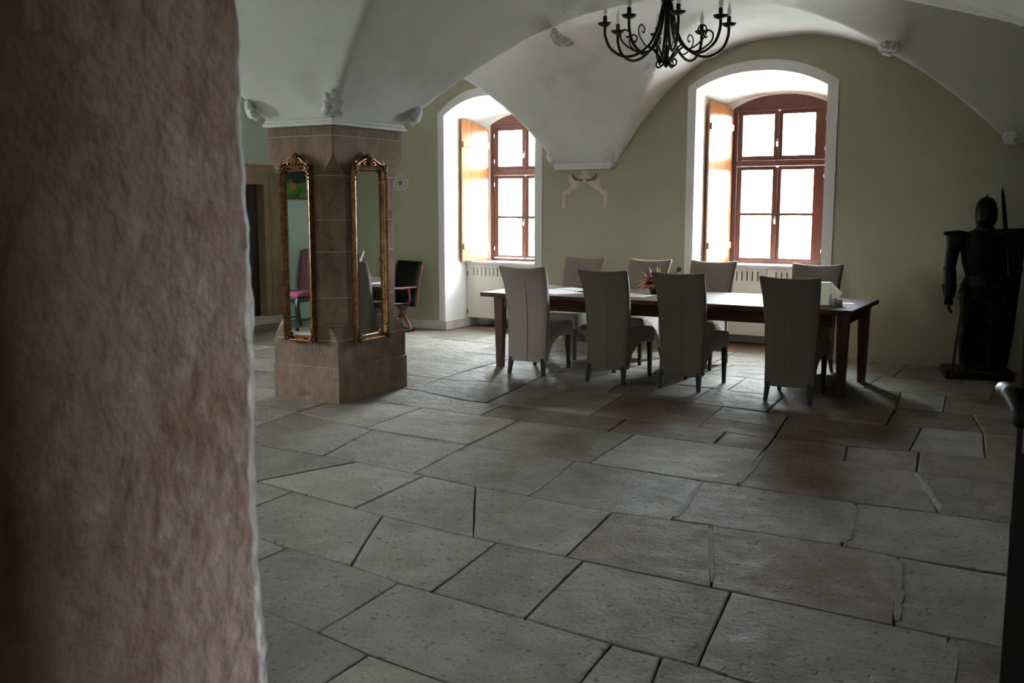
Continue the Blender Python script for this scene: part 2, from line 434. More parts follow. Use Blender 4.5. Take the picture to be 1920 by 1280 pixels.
for i, n_ in enumerate(NICHES):
    ino = arch_pts(n_['x0'], n_['x1'], n_['zl'], n_['zr'], n_['za'], 0.0)
    out = arch_pts(n_['ox0'], n_['ox1'], n_['ozl'], n_['ozl'] - 0.02, n_['oza'], 0.0)
    back = arch_pts(n_['x0'], n_['x1'], n_['bzl'], n_['bzl'], n_['bza'], 0.0)
    fx0, fx1 = n_['cx'] - 0.535, n_['cx'] + 0.60
    if i == 0: fx1 = n_['cx'] + 0.54
    win = arch_pts(fx0, fx1, 2.755 + n_['dz'], 2.755 + n_['dz'], 2.898 + n_['dz'], n_['sill'])
    n_['fx'] = (fx0, fx1)
    # white painted surround, a few millimetres proud of the wall
    mb = MB(); k = len(ino)
    mb.add([(x, YB - 0.012, z) for x, z in out] + [(x, YB - 0.012, z) for x, z in ino] + [(x, YB + 0.01, z) for x, z in out] + [(x, YB + 0.01, z) for x, z in ino],
           [(j, j + 1, k + j + 1, k + j) for j in range(k - 1)] + [(j, 2 * k + j, 2 * k + j + 1, j + 1) for j in range(k - 1)] + [(k + j, k + j + 1, 3 * k + j + 1, 3 * k + j) for j in range(k - 1)])
    struct(mb.build('trim_%d' % (i + 1), TRIMW))
    # plastered reveal, niche back and outer window jambs
    mb = MB()
    V = [(x, YB, z) for x, z in ino] + [(x, YW, z) for x, z in back] + [(x, YW, z) for x, z in win] + [(x, YO, z) for x, z in win]
    F = []
    for a in range(3):
        F += [(a * k + j, a * k + j + 1, (a + 1) * k + j + 1, (a + 1) * k + j) for j in range(k - 1)]
    F += [(k, 2 * k, 3 * k - 1, 2 * k - 1), (2 * k, 3 * k, 4 * k - 1, 3 * k - 1)]
    mb.add(V, F)
    struct(mb.build('wall_niche_%d' % (i + 1), TRIMW, smooth=True, angle=30))
    struct(MB().add([(n_['x0'], YB - 0.02, 0.0), (n_['x1'], YB - 0.02, 0.0), (n_['x1'], YW, 0.0), (n_['x0'], YW, 0.0), (n_['x0'], YB - 0.02, -0.1), (n_['x1'], YB - 0.02, -0.1), (n_['x1'], YW, -0.1), (n_['x0'], YW, -0.1)],
           [(0, 1, 2, 3), (0, 4, 5, 1), (4, 7, 6, 5)]).build('floor_niche_%d' % (i + 1), NICHEF))

# left wall with the stone doorway and, further forward, a window bay outside the picture
def wall_with_holes(name, m, axis, pos, u0, u1, z0, z1, holes, flip=False):
    us = sorted({u0, u1} | {h[0] for h in holes} | {h[1] for h in holes})
    zs = sorted({z0, z1} | {h[2] for h in holes} | {h[3] for h in holes})
    mb = MB()
    for a, b in zip(us, us[1:]):
        for c, d in zip(zs, zs[1:]):
            um, zm = (a + b) / 2, (c + d) / 2
            if any(h[0] < um < h[1] and h[2] < zm < h[3] for h in holes): continue
            P = [(a, c), (b, c), (b, d), (a, d)]
            mb.add([(pos, u, z) if axis == 'x' else (u, pos, z) for u, z in P], [(0, 1, 2, 3)])
    o = mb.build(name, m)
    bm = bmesh.new(); bm.from_mesh(o.data); bmesh.ops.remove_doubles(bm, verts=bm.verts, dist=1e-5); bm.to_mesh(o.data); bm.free()
    return struct(o)
LW = (3.65, 4.65, 0.95, 2.65)
LD = (9.36, 10.20, 0.11, 1.91)
wall_left = wall_with_holes('wall_left', PALE, 'x', XL, YF - 0.2, YB + 0.05, -0.1, 3.9, [LW, LD])
mb = MB()
y0, y1, z0, z1 = LW
mb.add([(XL, y0, z0), (XL, y1, z0), (XL, y1, z1), (XL, y0, z1), (XL - 0.5, y0, z0), (XL - 0.5, y1, z0), (XL - 0.5, y1, z1), (XL - 0.5, y0, z1)],
       [(0, 1, 5, 4), (1, 2, 6, 5), (2, 3, 7, 6), (3, 0, 4, 7)])
struct(mb.build('wall_left_window_reveal', TRIMW))
w3 = struct(empty('window_3', (XL - 0.4, (y0 + y1) / 2, z0)))
mb = MB()
for a, b in ((y0, y0 + 0.09), ((y0 + y1) / 2 - 0.05, (y0 + y1) / 2 + 0.05), (y1 - 0.09, y1)): mb.box((XL - 0.44, a, z0), (XL - 0.38, b, z1))
for a, b in ((z0, z0 + 0.09), (2.15, 2.23), (z1 - 0.09, z1)): mb.box((XL - 0.438, y0 + 0.09, a), (XL - 0.382, y1 - 0.09, b))
fo = mb.build('window_frame', WOODF); fo.parent = w3; fo.matrix_parent_inverse = Matrix.Translation(w3.location).inverted()

wall_front = wall_with_holes('wall_front', PALE, 'y', YF, XL - 0.05, XR + 0.05, -0.1, 3.9, [(-1.16, 0.45, -0.1, 2.45)])
wall_right = wall_with_holes('wall_right', DARKW, 'x', XR, YF - 0.05, YB + 0.05, -0.1, 3.9, [])

HW = (-2.75, -2.0, 0.3, 2.0)   # opening added in the unseen hall wall to light the doorway jamb
# the doorway the picture is taken through: lumpy plaster reveal with a rounded, worn corner
def build_jamb():
    XJ = -1.070; rad = 0.035; path = []
    ny = 110
    for i in range(ny + 1): path.append((XJ, 0.05 + (YF - rad - 0.05) * i / ny, 1.0, 0.0))
    for i in range(1, 9):
        a = math.pi / 2 * i / 8; path.append((XJ - rad + rad * math.cos(a), YF - rad + rad * math.sin(a), math.cos(a), math.sin(a)))
    for i in range(1, 5): path.append((XJ - rad - 0.04 * i, YF, 0.0, 1.0))
    nz = 300; vs_ = []; fs = []
    for j in range(nz + 1):
        z = -0.05 + 2.6 * j / nz
        for (x, y, nx, nyy) in path:
            q = Vector((x * 1.0, y, z))
            d = 0.006 * noise.noise(q * 5.0) + 0.0050 * noise.noise(Vector((x, y * 24, z * 18))) + 0.0034 * noise.noise(Vector((x, y * 55, z * 44)))
            e = 0.014 * noise.noise(Vector((3.3, 0, z * 3.1))) + 0.005 * noise.noise(Vector((9.3, 0, z * 14)))   # wobble of the edge
            e *= max(0, (y - 0.85) / 0.25)
            vs_.append((x + nx * d, y + nyy * d * 0.5 + e, z))
    n = len(path)
    for j in range(nz):
        for i in range(n - 1): fs.append((j * n + i, j * n + i + 1, (j + 1) * n + i + 1, (j + 1) * n + i))
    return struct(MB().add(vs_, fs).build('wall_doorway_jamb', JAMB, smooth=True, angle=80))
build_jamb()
struct(MB().box((-1.3, 0.05, 2.45), (0.7, YF, 2.6)).build('wall_doorway_lintel', HALLW))
struct(MB().box((0.45, 0.05, -0.1), (0.62, YF, 2.5)).build('wall_doorway_right', HALLW))
struct(MB().box((-2.6, 0.0, -0.1), (-1.12, 0.10, 2.9)).build('wall_hall_left', HALLW))
struct(MB().box((0.6, 0.0, -0.1), (1.8, 0.10, 2.9)).build('wall_hall_right', HALLW))
struct(MB().box((-2.6, -0.40, -0.1), (-0.04, -0.28, 2.9)).build('wall_hall_light_blocker', HALLW))  # blocker added unseen behind the camera to shade the jamb's hall side
struct(MB().add([(-2.6, 0.1, -0.1), (-2.6, -3, -0.1), (1.8, -3, -0.1), (1.8, 0.1, -0.1), (-2.6, 0.1, 2.9), (-2.6, -3, 2.9), (1.8, -3, 2.9), (1.8, 0.1, 2.9)],
                [(0, 1, 5, 4), (1, 2, 6, 5), (4, 5, 6, 7)]).build('wall_hall', HALLW))
wall_with_holes('wall_hall_added_opening', HALLW, 'x', 1.8, -3.0, 0.1, -0.1, 2.9, [HW])  # unseen wall with the added opening that lights the jamb
struct(MB().box((-1.3, 0.02, 2.5), (0.7, 0.10, 2.9)).build('wall_hall_over_door', HALLW))

# ------------------------------------------------------------------ floor of flagstones
floor = struct(MB().box((XL - 0.02, -3.0, -0.16), (XR + 1.4, YB + 0.01, -0.016)).build('floor', DARKGAP))
LINES = [
 [(-10, -3.0), (1, -3.0)], [(-10, -2.0), (1, -2.05)], [(-10, -1.0), (1, -1.05)], [(-10, 0.1), (1, 0.0)], [(-10, 1.05), (1, 1.0)],
 [(-10, 2.05), (1, 2.0)],
 [(-10, 2.95), (-3.4, 2.9), (-2.79, 2.84), (-2.46, 2.79), (-2.19, 2.74), (-1.82, 2.70), (1, 2.62)],
 [(-10, 3.6), (-3.48, 3.50), (-3.24, 3.45), (-2.83, 3.42), (-2.51, 3.36), (-2.07, 3.32), (-1.45, 3.26), (-1.11, 3.25), (-0.96, 3.22), (1, 3.2)],
 [(-10, 4.3), (-4.2, 4.24), (-3.45, 4.13), (-2.87, 4.06), (-2.41, 4.02), (-1.65, 4.0), (-0.94, 3.98), (-0.36, 3.96), (1, 3.95)],
 [(-10, 4.98), (-4.62, 4.91), (-4.09, 4.91), (-3.51, 4.86), (-3.02, 4.80), (-2.12, 4.75), (-1.59, 4.80), (-0.96, 4.82), (-0.59, 4.78), (1, 4.78)],
 [(-10, 5.9), (-5.37, 5.89), (-4.47, 5.68), (-3.61, 5.65), (-2.77, 5.61), (-2.35, 5.60), (-1.91, 5.58), (-1.03, 5.57), (-0.6, 5.60), (1, 5.6)],
 [(-10, 6.62), (-4.6, 6.53), (-3.69, 6.50), (-2.22, 6.51), (-1.42, 6.51), (-0.85, 6.44), (1, 6.4)],
 [(-10, 7.3), (-5.11, 7.15), (-4.49, 6.96), (-3.38, 6.95), (-2.61, 6.99), (-2.25, 6.96), (-1.84, 6.86), (-1.34, 6.91), (-0.9, 7.0), (1, 7.1)],
 [(-10, 7.95), (-5.1, 7.74), (-4.63, 7.9), (-4.06, 8.0), (-2.84, 7.81), (-2.23, 7.79), (-1.95, 7.71), (-0.57, 7.82), (1, 7.8)],
 [(-10, 8.66), (-5.6, 8.60), (-4.0, 8.66), (-2.2, 8.48), (-1.27, 8.50), (-0.92, 8.47), (1, 8.45)],
 [(-10, 9.35), (-6.0, 9.30), (-4.0, 9.25), (-1.35, 9.22), (1, 9.2)],
 [(-10, 10.1), (-7.0, 10.12), (-5.0, 10.0), (-3.0, 9.95), (1, 9.95)],
 [(-10, 10.88), (1, 10.88)]]
# joints of each course as (x on its near line, x on its far line)
JOINTS = {
 5: [(-2.17, -2.19), (-1.2, -1.25), (-0.4, -0.42)],
 6: [(-3.22, -3.24), (-2.48, -2.51), (-1.40, -1.45), (-1.12, -1.25), (-0.35, -0.4)],
 7: [(-3.84, -3.88), (-2.83, -3.16), (-2.33, -2.41), (-1.85, -1.93), (-1.11, -1.22), (-0.27, -0.36)],
 8: [(-4.21, -3.98), (-3.37, -3.42), (-2.55, -3.02), (-2.03, -2.12), (-1.31, -1.59), (-0.56, -0.67)],
 9: [(-5.22, -5.38), (-4.27, -4.47), (-3.51, -3.61), (-2.66, -2.77), (-1.80, -1.90), (-0.94, -1.02), (-0.2, -0.25)],
 10: [(-5.37, -5.45), (-4.55, -4.62), (-3.61, -3.69), (-2.67, -2.74), (-1.70, -1.80), (-0.60, -0.83), (0.1, 0.0)],
 11: [(-5.05, -5.09), (-4.05, -4.1), (-2.95, -3.0), (-2.15, -2.2), (-1.80, -1.83), (-1.27, -1.34), (-0.83, -0.89), (-0.1, -0.1)],
 12: [(-5.15, -5.26), (-4.27, -4.42), (-3.3, -3.42), (-2.42, -2.51), (-1.83, -1.95), (-0.95, -0.98), (-0.49, -0.57)],
 13: [(-5.26, -5.3), (-4.42, -4.52), (-3.6, -3.7), (-2.8, -2.85), (-2.14, -2.19), (-1.23, -1.27), (-0.57, -0.71)],
 14: [(-6.5, -6.45), (-5.3, -5.3), (-4.5, -4.55), (-3.6, -3.65), (-2.7, -2.75), (-2.0, -2.0), (-1.28, -1.35), (-0.92, -0.98), (-0.3, -0.3)],
}
def fill_joints(c):
    js = list(JOINTS.get(c, []))
    lo = min([min(j) for j in js], default=0.3); hi = max([max(j) for j in js], default=0.3)
    if not js: js = [(0.1, 0.1)]; lo = hi = 0.1
    x = lo
    while x > XL + 0.5:
        x -= rng.uniform(0.62, 1.15); js.append((x + rng.uniform(-.05, .05), x + rng.uniform(-.05, .05)))
    x = hi
    while x < XR - 0.3:
        x += rng.uniform(0.6, 1.0); js.append((x, x))
    js.sort(key=lambda j: j[0] + j[1])
    return [(XL - 0.1, XL - 0.1)] + [j for j in js if XL + 0.15 < min(j) and max(j) < XR + 0.35] + [(XR + 0.6, XR + 0.6)]

def flagstone(poly, seed):
    r = random.Random(seed)
    # resample the outline, pull it in by half a joint, roughen it
    c = Vector((sum(p[0] for p in poly) / len(poly), sum(p[1] for p in poly) / len(poly)))
    pts = []
    for a, b in zip(poly, poly[1:] + poly[:1]):
        a = Vector(a); b = Vector(b); L_ = (b - a).length; n = 3 if L_ > 0.5 else (2 if L_ > 0.2 else 1)
        for k in range(n): pts.append(a.lerp(b, k / n))
    n = len(pts); g = 0.0035 + 0.003 * r.random()
    def inset(P, d):
        out = []
        for i in range(len(P)):
            e0 = (P[i] - P[i - 1]); e1 = (P[(i + 1) % len(P)] - P[i])
            n0 = Vector((-e0.y, e0.x)).normalized() if e0.length > 1e-6 else Vector((0, 0))
            n1 = Vector((-e1.y, e1.x)).normalized() if e1.length > 1e-6 else n0
            m = n0 + n1
            m = m.normalized() / max(0.5, math.sqrt(max(0.05, (1 + n0.dot(n1)) / 2))) if m.length > 1e-6 else n0
            out.append(P[i] + m * d)
        return out
    o0 = [p + Vector((r.uniform(-.003, .003), r.uniform(-.003, .003))) for p in inset(pts, g)]
    o1 = inset(o0, 0.004 + 0.004 * r.random())
    tx, ty = r.uniform(-.004, .004), r.uniform(-.004, .004); dz = r.uniform(-.004, .0015)
    zt = lambda p: dz + tx * (p.x - c.x) + ty * (p.y - c.y)
    V = [(p.x, p.y, -0.03) for p in o0] + [(p.x, p.y, zt(p) - 0.004) for p in o0] + [(p.x, p.y, zt(p)) for p in o1]
    F = [(i, (i + 1) % n, n + (i + 1) % n, n + i) for i in range(n)] + [(n + i, n + (i + 1) % n, 2 * n + (i + 1) % n, 2 * n + i) for i in range(n)]
    F.append(tuple(range(2 * n, 3 * n)))
    brown = -2.0 < c.x and (4.3 < c.y < 9.0 or c.x > -1.0) and r.random() < 0.62 or (-3.6 < c.x < -2.0 and 6.4 < c.y < 8.4 and r.random() < 0.5)  # stones given the painted-in shade: right side and before the table
    o = MB().add(V, F).build('flagstone', FLAG_SHADE if brown else FLAG, floor)
    return o
seed = 0
for c in range(len(LINES) - 1):
    near, far = LINES[c], LINES[c + 1]; js = fill_joints(c)
    for (a0, a1), (b0, b1) in zip(js, js[1:]):
        seed += 1
        if c < 4 and (b0 < -2.7): continue
        if max(b0, b1) < XL or min(a0, a1) > XR + 0.5: continue
        P = [(a0, interp(near, a0))] + [(x, y) for x, y in near if a0 + .08 < x < b0 - .08] + [(b0, interp(near, b0))]
        P += [(b1, interp(far, b1))] + [(x, y) for x, y in reversed(far) if a1 + .08 < x < b1 - .08] + [(a1, interp(far, a1))]
        if c == 12 and a0 > -2.5 and b0 < -1.7:       # the pair of narrow stones before the last chair
            m0, m1 = 7.33, 7.27
            flagstone([P[0]] + [(b0, interp(near, b0)), (b1 + .06, m1), (a1 + .04, m0)], seed)
            flagstone([(a1 + .04, m0), (b1 + .06, m1), (b1, interp(far, b1)), (a1, interp(far, a1))], seed + 5000)
            continue
        flagstone(P, seed)
# broad pale mortar fillings between some of the stones
def mortar(p, q, w):
    p = Vector(p); q = Vector(q); d = (q - p).normalized(); s = Vector((-d.y, d.x)); L_ = []; Rr = []
    r = random.Random(int(p.x * 1000))
    for k in range(9):
        t = k / 8; c = p.lerp(q, t); ww = w * (0.6 + 0.7 * r.random()) * (0.45 if k in (0, 8) else 1)
        L_.append(c + s * ww + d * 0); Rr.append(c - s * ww * r.uniform(.5, 1.0))
    V = [(v.x, v.y, 0.0025) for v in L_] + [(v.x, v.y, 0.0025) for v in Rr] + [(v.x, v.y, -0.02) for v in L_] + [(v.x, v.y, -0.02) for v in Rr]
    F = []
    for k in range(8): F += [(k, k + 1, 10 + k, 9 + k), (18 + k, k, k + 1, 19 + k)[::1], (9 + k, 10 + k, 28 + k, 27 + k)]
    MB().add(V, F).build('mortar_filling', mat('grey_floor_mortar', (0.30, 0.28, 0.25), 0.85, var=0.4, var_scale=25, bump=0.6, bump_scale=60), floor)
for p, q, w in [((-1.90, 5.56), (-1.80, 4.83), .022), ((-1.78, 6.45), (-1.70, 5.62), .020), ((-1.03, 5.53), (-0.94, 4.86), .030), ((-0.67, 4.74), (-0.56, 4.02), .024), ((-0.83, 6.40), (-0.60, 5.66), .022), ((-1.58, 4.76), (-1.33, 4.05), .013), ((-0.35, 3.93), (-0.28, 3.25), .022), ((-1.60, 4.80), (-1.1, 4.815), .009), ((-2.2, 6.505), (-1.8, 6.51), .010), ((-2.3, 6.95), (-1.9, 6.87), .010), ((-2.66, 4.83), (-2.73, 5.35), .010)]:
    mortar(p, q, w)

# baseboards
def board(name, a, b, parent=None):
    return struct(MB().box(a, b).build(name, BASEW, bevel=0.006))
board('baseboard_back', (XL, YB - 0.035, 0), (NICHES[0]['x0'] + 0.03, YB, 0.125))
board('baseboard_niche', (NICHES[0]['x0'] - 0.005, YB - 0.034, 0), (NICHES[0]['x0'] + 0.032, YW, 0.124))
board('baseboard_niche_back', (NICHES[0]['x0'], YW - 0.03, 0), (NICHES[0]['x1'], YW, 0.10))
board('baseboard_between_windows', (NICHES[0]['x1'] - 0.03, YB - 0.035, 0), (NICHES[1]['x0'] + 0.03, YB, 0.115))
board('baseboard_niche_right', (NICHES[1]['x0'], YW - 0.03, 0), (NICHES[1]['x1'], YW, 0.11))

# doorway in the left wall
d1 = struct(empty('door_1', (XL, (LD[0] + LD[1]) / 2, 0)))
def child_world(o, par):
    o.parent = par; o.matrix_parent_inverse = Matrix.Translation(par.location).inverted() @ Matrix.Identity(4)
    return o
mb = MB(); a, b, c, d = LD
mb.box((XL - 0.1, a - 0.33, 0.0), (XL + 0.05, a, d + 0.27)); mb.box((XL - 0.1, b, 0.0), (XL + 0.05, b + 0.33, d + 0.27)); mb.box((XL - 0.1, a, d), (XL + 0.05, b, d + 0.27))
child_world(mb.build('stone_surround', DOORST, bevel=0.008), d1)
mb = MB()
mb.box((XL + 0.03, b + 0.10, 0.12), (XL + 0.075, b + 0.145, d + 0.14)); mb.box((XL + 0.03, a - 0.145, 0.12), (XL + 0.075, a - 0.10, d + 0.14)); mb.box((XL + 0.03, a - 0.10, d + 0.10), (XL + 0.075, b + 0.10, d + 0.14))
child_world(mb.build('surround_moulding', DOORST, bevel=0.012), d1)
for k in range(5):
    w_ = (b - a) / 5
    child_world(MB().box((XL - 0.12, a + k * w_ + 0.004, c), (XL - 0.08, a + (k + 1) * w_ - 0.004, d)).build('plank', DOORW), d1)
child_world(MB().box((XL - 0.16, a - 0.05, c - 0.02), (XL - 0.12, b + 0.05, d + 0.05)).build('door_back', BLACKW), d1)
child_world(MB().box((XL - 0.1, a - 0.36, 0.0), (XL + 0.08, YB - 0.04, 0.11)).build('step', BASEW, bevel=0.008), d1)

# ------------------------------------------------------------------ windows
def make_window(i):
    n_ = NICHES[i]; cx = n_['cx']; dz = n_['dz']; fx0, fx1 = n_['fx']; sill = n_['sill']
    w = struct(empty('window_%d' % (i + 1), (cx, YW, sill)))
    P = lambda o: child_world(o, w)
    out = arch_pts(fx0, fx1, 2.755 + dz, 2.755 + dz, 2.898 + dz, sill)
    # outer frame: jambs, bottom rail and arched head board
    mb = MB(); zt = 2.73 + dz
    mb.box((fx0, YW + 0.0, sill), (fx0 + 0.055, YW + 0.09, zt)); mb.box((fx1 - 0.055, YW, sill), (fx1, YW + 0.09, zt)); mb.box((fx0 + .055, YW, sill), (fx1 - .055, YW + 0.09, sill + 0.035))
    head = [(x, z) for x, z in out if z > 2.0] ; hp = [(fx0, zt)] + head[0:] + [(fx1, zt)]
    mb.prism(hp, lambda p: (p[0], YW, p[1]), lambda p: (p[0], YW + 0.09, p[1]))
    P(mb.build('frame', WOODF, bevel=0.004))
    # dark line of moulding under the head
    P(MB().box((fx0 + 0.02, YW - 0.02, zt - 0.012), (fx1 - 0.02, YW + 0.001, zt + 0.012)).build('head_moulding', WOODF, bevel=0.004))
    P(MB().box((cx - 0.012, YW - 0.012, sill + 0.036), (cx + 0.012, YW + 0.06, 2.07 + dz)).build('meeting_stile', WOODF, bevel=0.003))
    P(MB().box((cx - 0.012, YW - 0.012, 2.145 + dz), (cx + 0.012, YW + 0.06, zt - 0.013)).build('meeting_stile', WOODF, bevel=0.003))
    P(MB().box((fx0 + 0.056, YW - 0.015, 2.085 + dz), (fx1 - 0.056, YW + 0.085, 2.15 + dz)).build('transom', WOODF, bevel=0.006))
    for s in (-1, 1):
        g0, g1 = (cx - 0.418, cx - 0.052) if s < 0 else (cx + 0.052, cx + 0.418)
        e0, e1 = (fx0 + 0.057, cx - 0.0125) if s < 0 else (cx + 0.0125, fx1 - 0.057)
        g0, g1 = max(g0, e0 + 0.03), min(g1, e1 - 0.03)
        for (b0, b1, bar) in ((2.152, 2.728, None), (0.986, 2.083, 1.527)):
            b0 += dz; b1 += dz
            sash = MB()
            gz0, gz1 = (2.205 + dz, 2.675 + dz) if bar is None else (1.015 + dz, 2.04 + dz)
            y_0, y_1 = YW + 0.008, YW + 0.062
            sash.box((e0, y_0, b0), (g0, y_1, b1)); sash.box((g1, y_0, b0), (e1, y_1, b1)); sash.box((g0, y_0, b0), (g1, y_1, gz0)); sash.box((g0, y_0, gz1), (g1, y_1, b1))
            so = P(sash.build('sash', WOODF, bevel=0.004))
            spans = [(gz0, gz1)] if bar is None else [(gz0, bar + dz - 0.017), (bar + dz + 0.017, gz1)]
            if bar is not None:
                q = MB().box((g0, y_0 + .005, bar + dz - 0.016), (g1, y_1 - .005, bar + dz + 0.016)).build('glazing_bar', WOODF, bevel=0.003)
                q.parent = so
            for (p0, p1) in spans:
                q = MB().box((g0, YW + 0.033, p0), (g1, YW + 0.037, p1)).build('pane', GLASS); q.parent = so
            for hz in (b0 + 0.12, b1 - 0.12):
                hx = e0 + 0.004 if s < 0 else e1 - 0.004
                q = MB().tube([(hx, YW - 0.004, hz - 0.025), (hx, YW - 0.004, hz + 0.025)], 0.006, 8).build('hinge', CHROME); q.parent = so
    for hz in (1.47 + dz, 2.36 + dz):
        mb = MB().box((cx - 0.010, YW - 0.020, hz - 0.035), (cx + 0.010, YW - 0.012, hz + 0.035))
        mb.tube([(cx, YW - 0.02, hz), (cx, YW - 0.045, hz), (cx + 0.004, YW - 0.05, hz - 0.055)], 0.006, 8)
        P(mb.build('handle', CHROME, smooth=True))
    return w
for i in (0, 1): make_window(i)

def shutter(p0, p1, zb, zh, zf, label, name='window_shutter'):
    """leaf from hinge p0 to free edge p1 (plan points), arched top from zh at the hinge to zf at the free edge"""
    p0 = Vector((p0[0], p0[1], 0)); p1 = Vector((p1[0], p1[1], 0)); L_ = (p1 - p0).length; ang = math.atan2((p1 - p0).y, (p1 - p0).x)
    o = tag(empty(name, (p0.x, p0.y, zb), ang), label, 'shutter', 'wooden inside shutters folded open at the windows')
    top = lambda x: (zh - zb) + (zf - zh) * (1 - (1 - x / L_) ** 1.7)
    nb = 3; s = 1
    for k in range(nb):
        x0, x1 = L_ * k / nb + (0.0015 if k else 0), L_ * (k + 1) / nb - (0.0015 if k < nb - 1 else 0)
        pl = [(x0, 0.0), (x1, 0.0)] + [(x0 + (x1 - x0) * (1 - t / 4), top(x0 + (x1 - x0) * (1 - t / 4))) for t in range(5)]
        MB().prism(pl, lambda p: (p[0], -0.013, p[1]), lambda p: (p[0], 0.013, p[1])).build('board', WOODS, o, bevel=0.002)
    for z in (0.16, zh - zb - 0.24):
        for sgn in (1,):
            MB().box((0.0, 0.013, z), (L_ - 0.012, 0.033, z + 0.075)).build('batten', WOODS, o, bevel=0.003)
    for z in (0.19, zh - zb - 0.2):
        MB().tube([(0, 0, z - .04), (0, 0, z + .04)], 0.012, 8).build('hinge', HINGE, o)
    return o
shutter((-7.11, 11.67), (-7.245, 11.21), 0.89, 2.63, 2.755, 'amber wooden shutter folded open on the left side of the window nearest the pillar')
shutter((-3.74, 11.67), (-3.862, 11.20), 0.965, 2.735, 2.815, 'amber wooden shutter on the left side of the window above the table')
def shutter_r():
    o = shutter((-2.585, 11.67), (-2.492, 11.05), 0.965, 2.735, 2.81, 'wooden shutter seen edge-on at the right side of the window above the table')
    for ch in o.children:
        pass
    for z in (0.25, 1.35): MB().box((0.30, 0.034, z), (0.325, 0.046, z + 0.16)).build('latch', CHROME, o, bevel=0.003)
    return o
shutter_r()

def radiator_cover(i, label):
    n_ = NICHES[i]; x0, x1 = n_['x0'] + 0.012, n_['x1'] - 0.012; top = n_['sill'] - 0.045; y = 11.385
    o = tag(empty('radiator_cover', ((x0 + x1) / 2, y, 0)), label, 'radiator cover', 'cream radiator covers under the windows')
    P = lambda q: child_world(q, o)
    mid = (x0 + x1) / 2
    for a, b in ((x0, mid - 0.003), (mid + 0.003, x1)):
        mb = MB(); zt, z1, z0 = top, top - 0.035, top - 0.145
        mb.box((a, y, 0.125), (b, y + 0.02, z0)); mb.box((a, y, z1), (b, y + 0.02, zt))
        n = int((b - a - 0.1) / 0.062); u = a; xs = [a + (b - a) / 2 + (k - (n - 1) / 2) * 0.062 for k in range(n)]
        for xc in xs + [None]:
            e = b if xc is None else xc - 0.0075
            mb.box((u, y, z0), (e, y + 0.02, z1)); u = None if xc is None else xc + 0.0075
        P(mb.build('door_panel', CREAM))
    for z in (0.20, top - 0.12):
        for hx in (x0 + 0.012, x1 - 0.012):
            P(MB().tube([(hx, y - 0.006, z - 0.028), (hx, y - 0.006, z + 0.028)], 0.008, 8).build('hinge', HINGE))
    P(MB().box((x0, y + 0.045, 0.16), (x1, y + 0.06, top)).build('back_board', DARKGAP))
    s = tag(MB().box((n_['x0'] + 0.002, y - 0.03, n_['sill'] - 0.043), (n_['x1'] - 0.002, YW + 0.02, n_['sill'] - 0.002)).build('window_sill', BASEW, bevel=0.006), kind='structure')
radiator_cover(0, 'cream slotted radiator cover in the window niche nearest the pillar')
radiator_cover(1, 'cream slotted radiator cover in the window niche behind the table')

# ------------------------------------------------------------------ ledges under the vault and stucco leaves
mb = MB()
def ring_ledge(mb, z0, z1, e):
    mb.box((PX0 - e, PY0 - e, z0), (PX1 + e, PY1 + e, z1))
ring_ledge(mb, 2.268, 2.30, 0.035); ring_ledge(mb, 2.30, 2.325, 0.022)
struct(mb.build('trim_pillar_ledge', WHITE, bevel=0.01))
mb = MB().box((-5.64, YB - 0.10, 2.055), (-4.90, YB + 0.01, 2.085)); mb.box((-5.66, YB - 0.085, 2.085), (-4.88, YB + 0.01, 2.13))
struct(mb.build('trim_corbel_ledge', WHITE, bevel=0.01))

def stucco(loc, normal, up, size, seed, label):
    """a curled acanthus leaf: fan of ribbed lobes round a rolled tip"""
    r = random.Random(seed); n = Vector(normal).normalized(); u = Vector(up); u = (u - n * u.dot(n)).normalized(); s = u.cross(n)
    Mr = Matrix((s, u, n)).transposed()
    mb = MB()
    for k in range(7):
        a = R(-100 + 200 * k / 6 + r.uniform(-8, 8)); ln = size * (0.46 + 0.18 * math.cos(a) + r.uniform(-.06, .06))
        pts = [Vector((math.sin(a) * ln * t, math.cos(a) * ln * t * 1.1, size * (0.12 + 0.30 * math.sin(t * 2.3) - 0.12 * t))) for t in (0, .3, .6, .85, 1.0)]
        mb.tube([Mr @ p for p in pts], [size * .16, size * .20, size * .20, size * .16, size * .08], 8)
        mb.tube([Mr @ (p + Vector((0, 0, size * .10))) for p in pts[:4]], [size * .03, size * .045, size * .04, size * .02], 5)
    mb.blob(Mr @ Vector((0, -size * .15, size * .22)), (size * .26, size * .2, size * .26), 9, 6, Mr)
    for sgn in (-1, 1): mb.blob(Mr @ Vector((sgn * size * .32, -size * .30, size * .12)), (size * .18, size * .15, size * .16), 8, 5, Mr)
    o = mb.build('stucco_leaf', WHITE, smooth=True, angle=60)
    o.location = loc
    return tag(o, label, 'stucco leaf', 'white stucco leaves on the vault groins')
def groin(x, y): return (x, y, ceil_z(x, y) - 0.01)
stucco((PX1 + 0.07, PY0 - 0.07, 2.41), (0.6, -0.75, -0.25), (0.2, -0.2, 1), 0.175, 1, 'white stucco leaf on the front corner above the pillar')
stucco((PX1 + 0.07, PY1 + 0.05, 2.40), (0.75, 0.3, -0.3), (0.2, 0.2, 1), 0.15, 2, 'white stucco leaf on the right corner above the pillar')
stucco((PX0 - 0.06, PY0 - 0.06, 2.40), (-0.5, -0.7, -0.3), (-0.2, -0.2, 1), 0.155, 3, 'white stucco leaf on the left corner above the pillar')
stucco((-5.62, YB - 0.16, 2.19), (-0.5, -0.8, -0.3), (-0.2, -0.2, 1), 0.13, 4, 'white stucco leaf at the left end of the wall corbel')
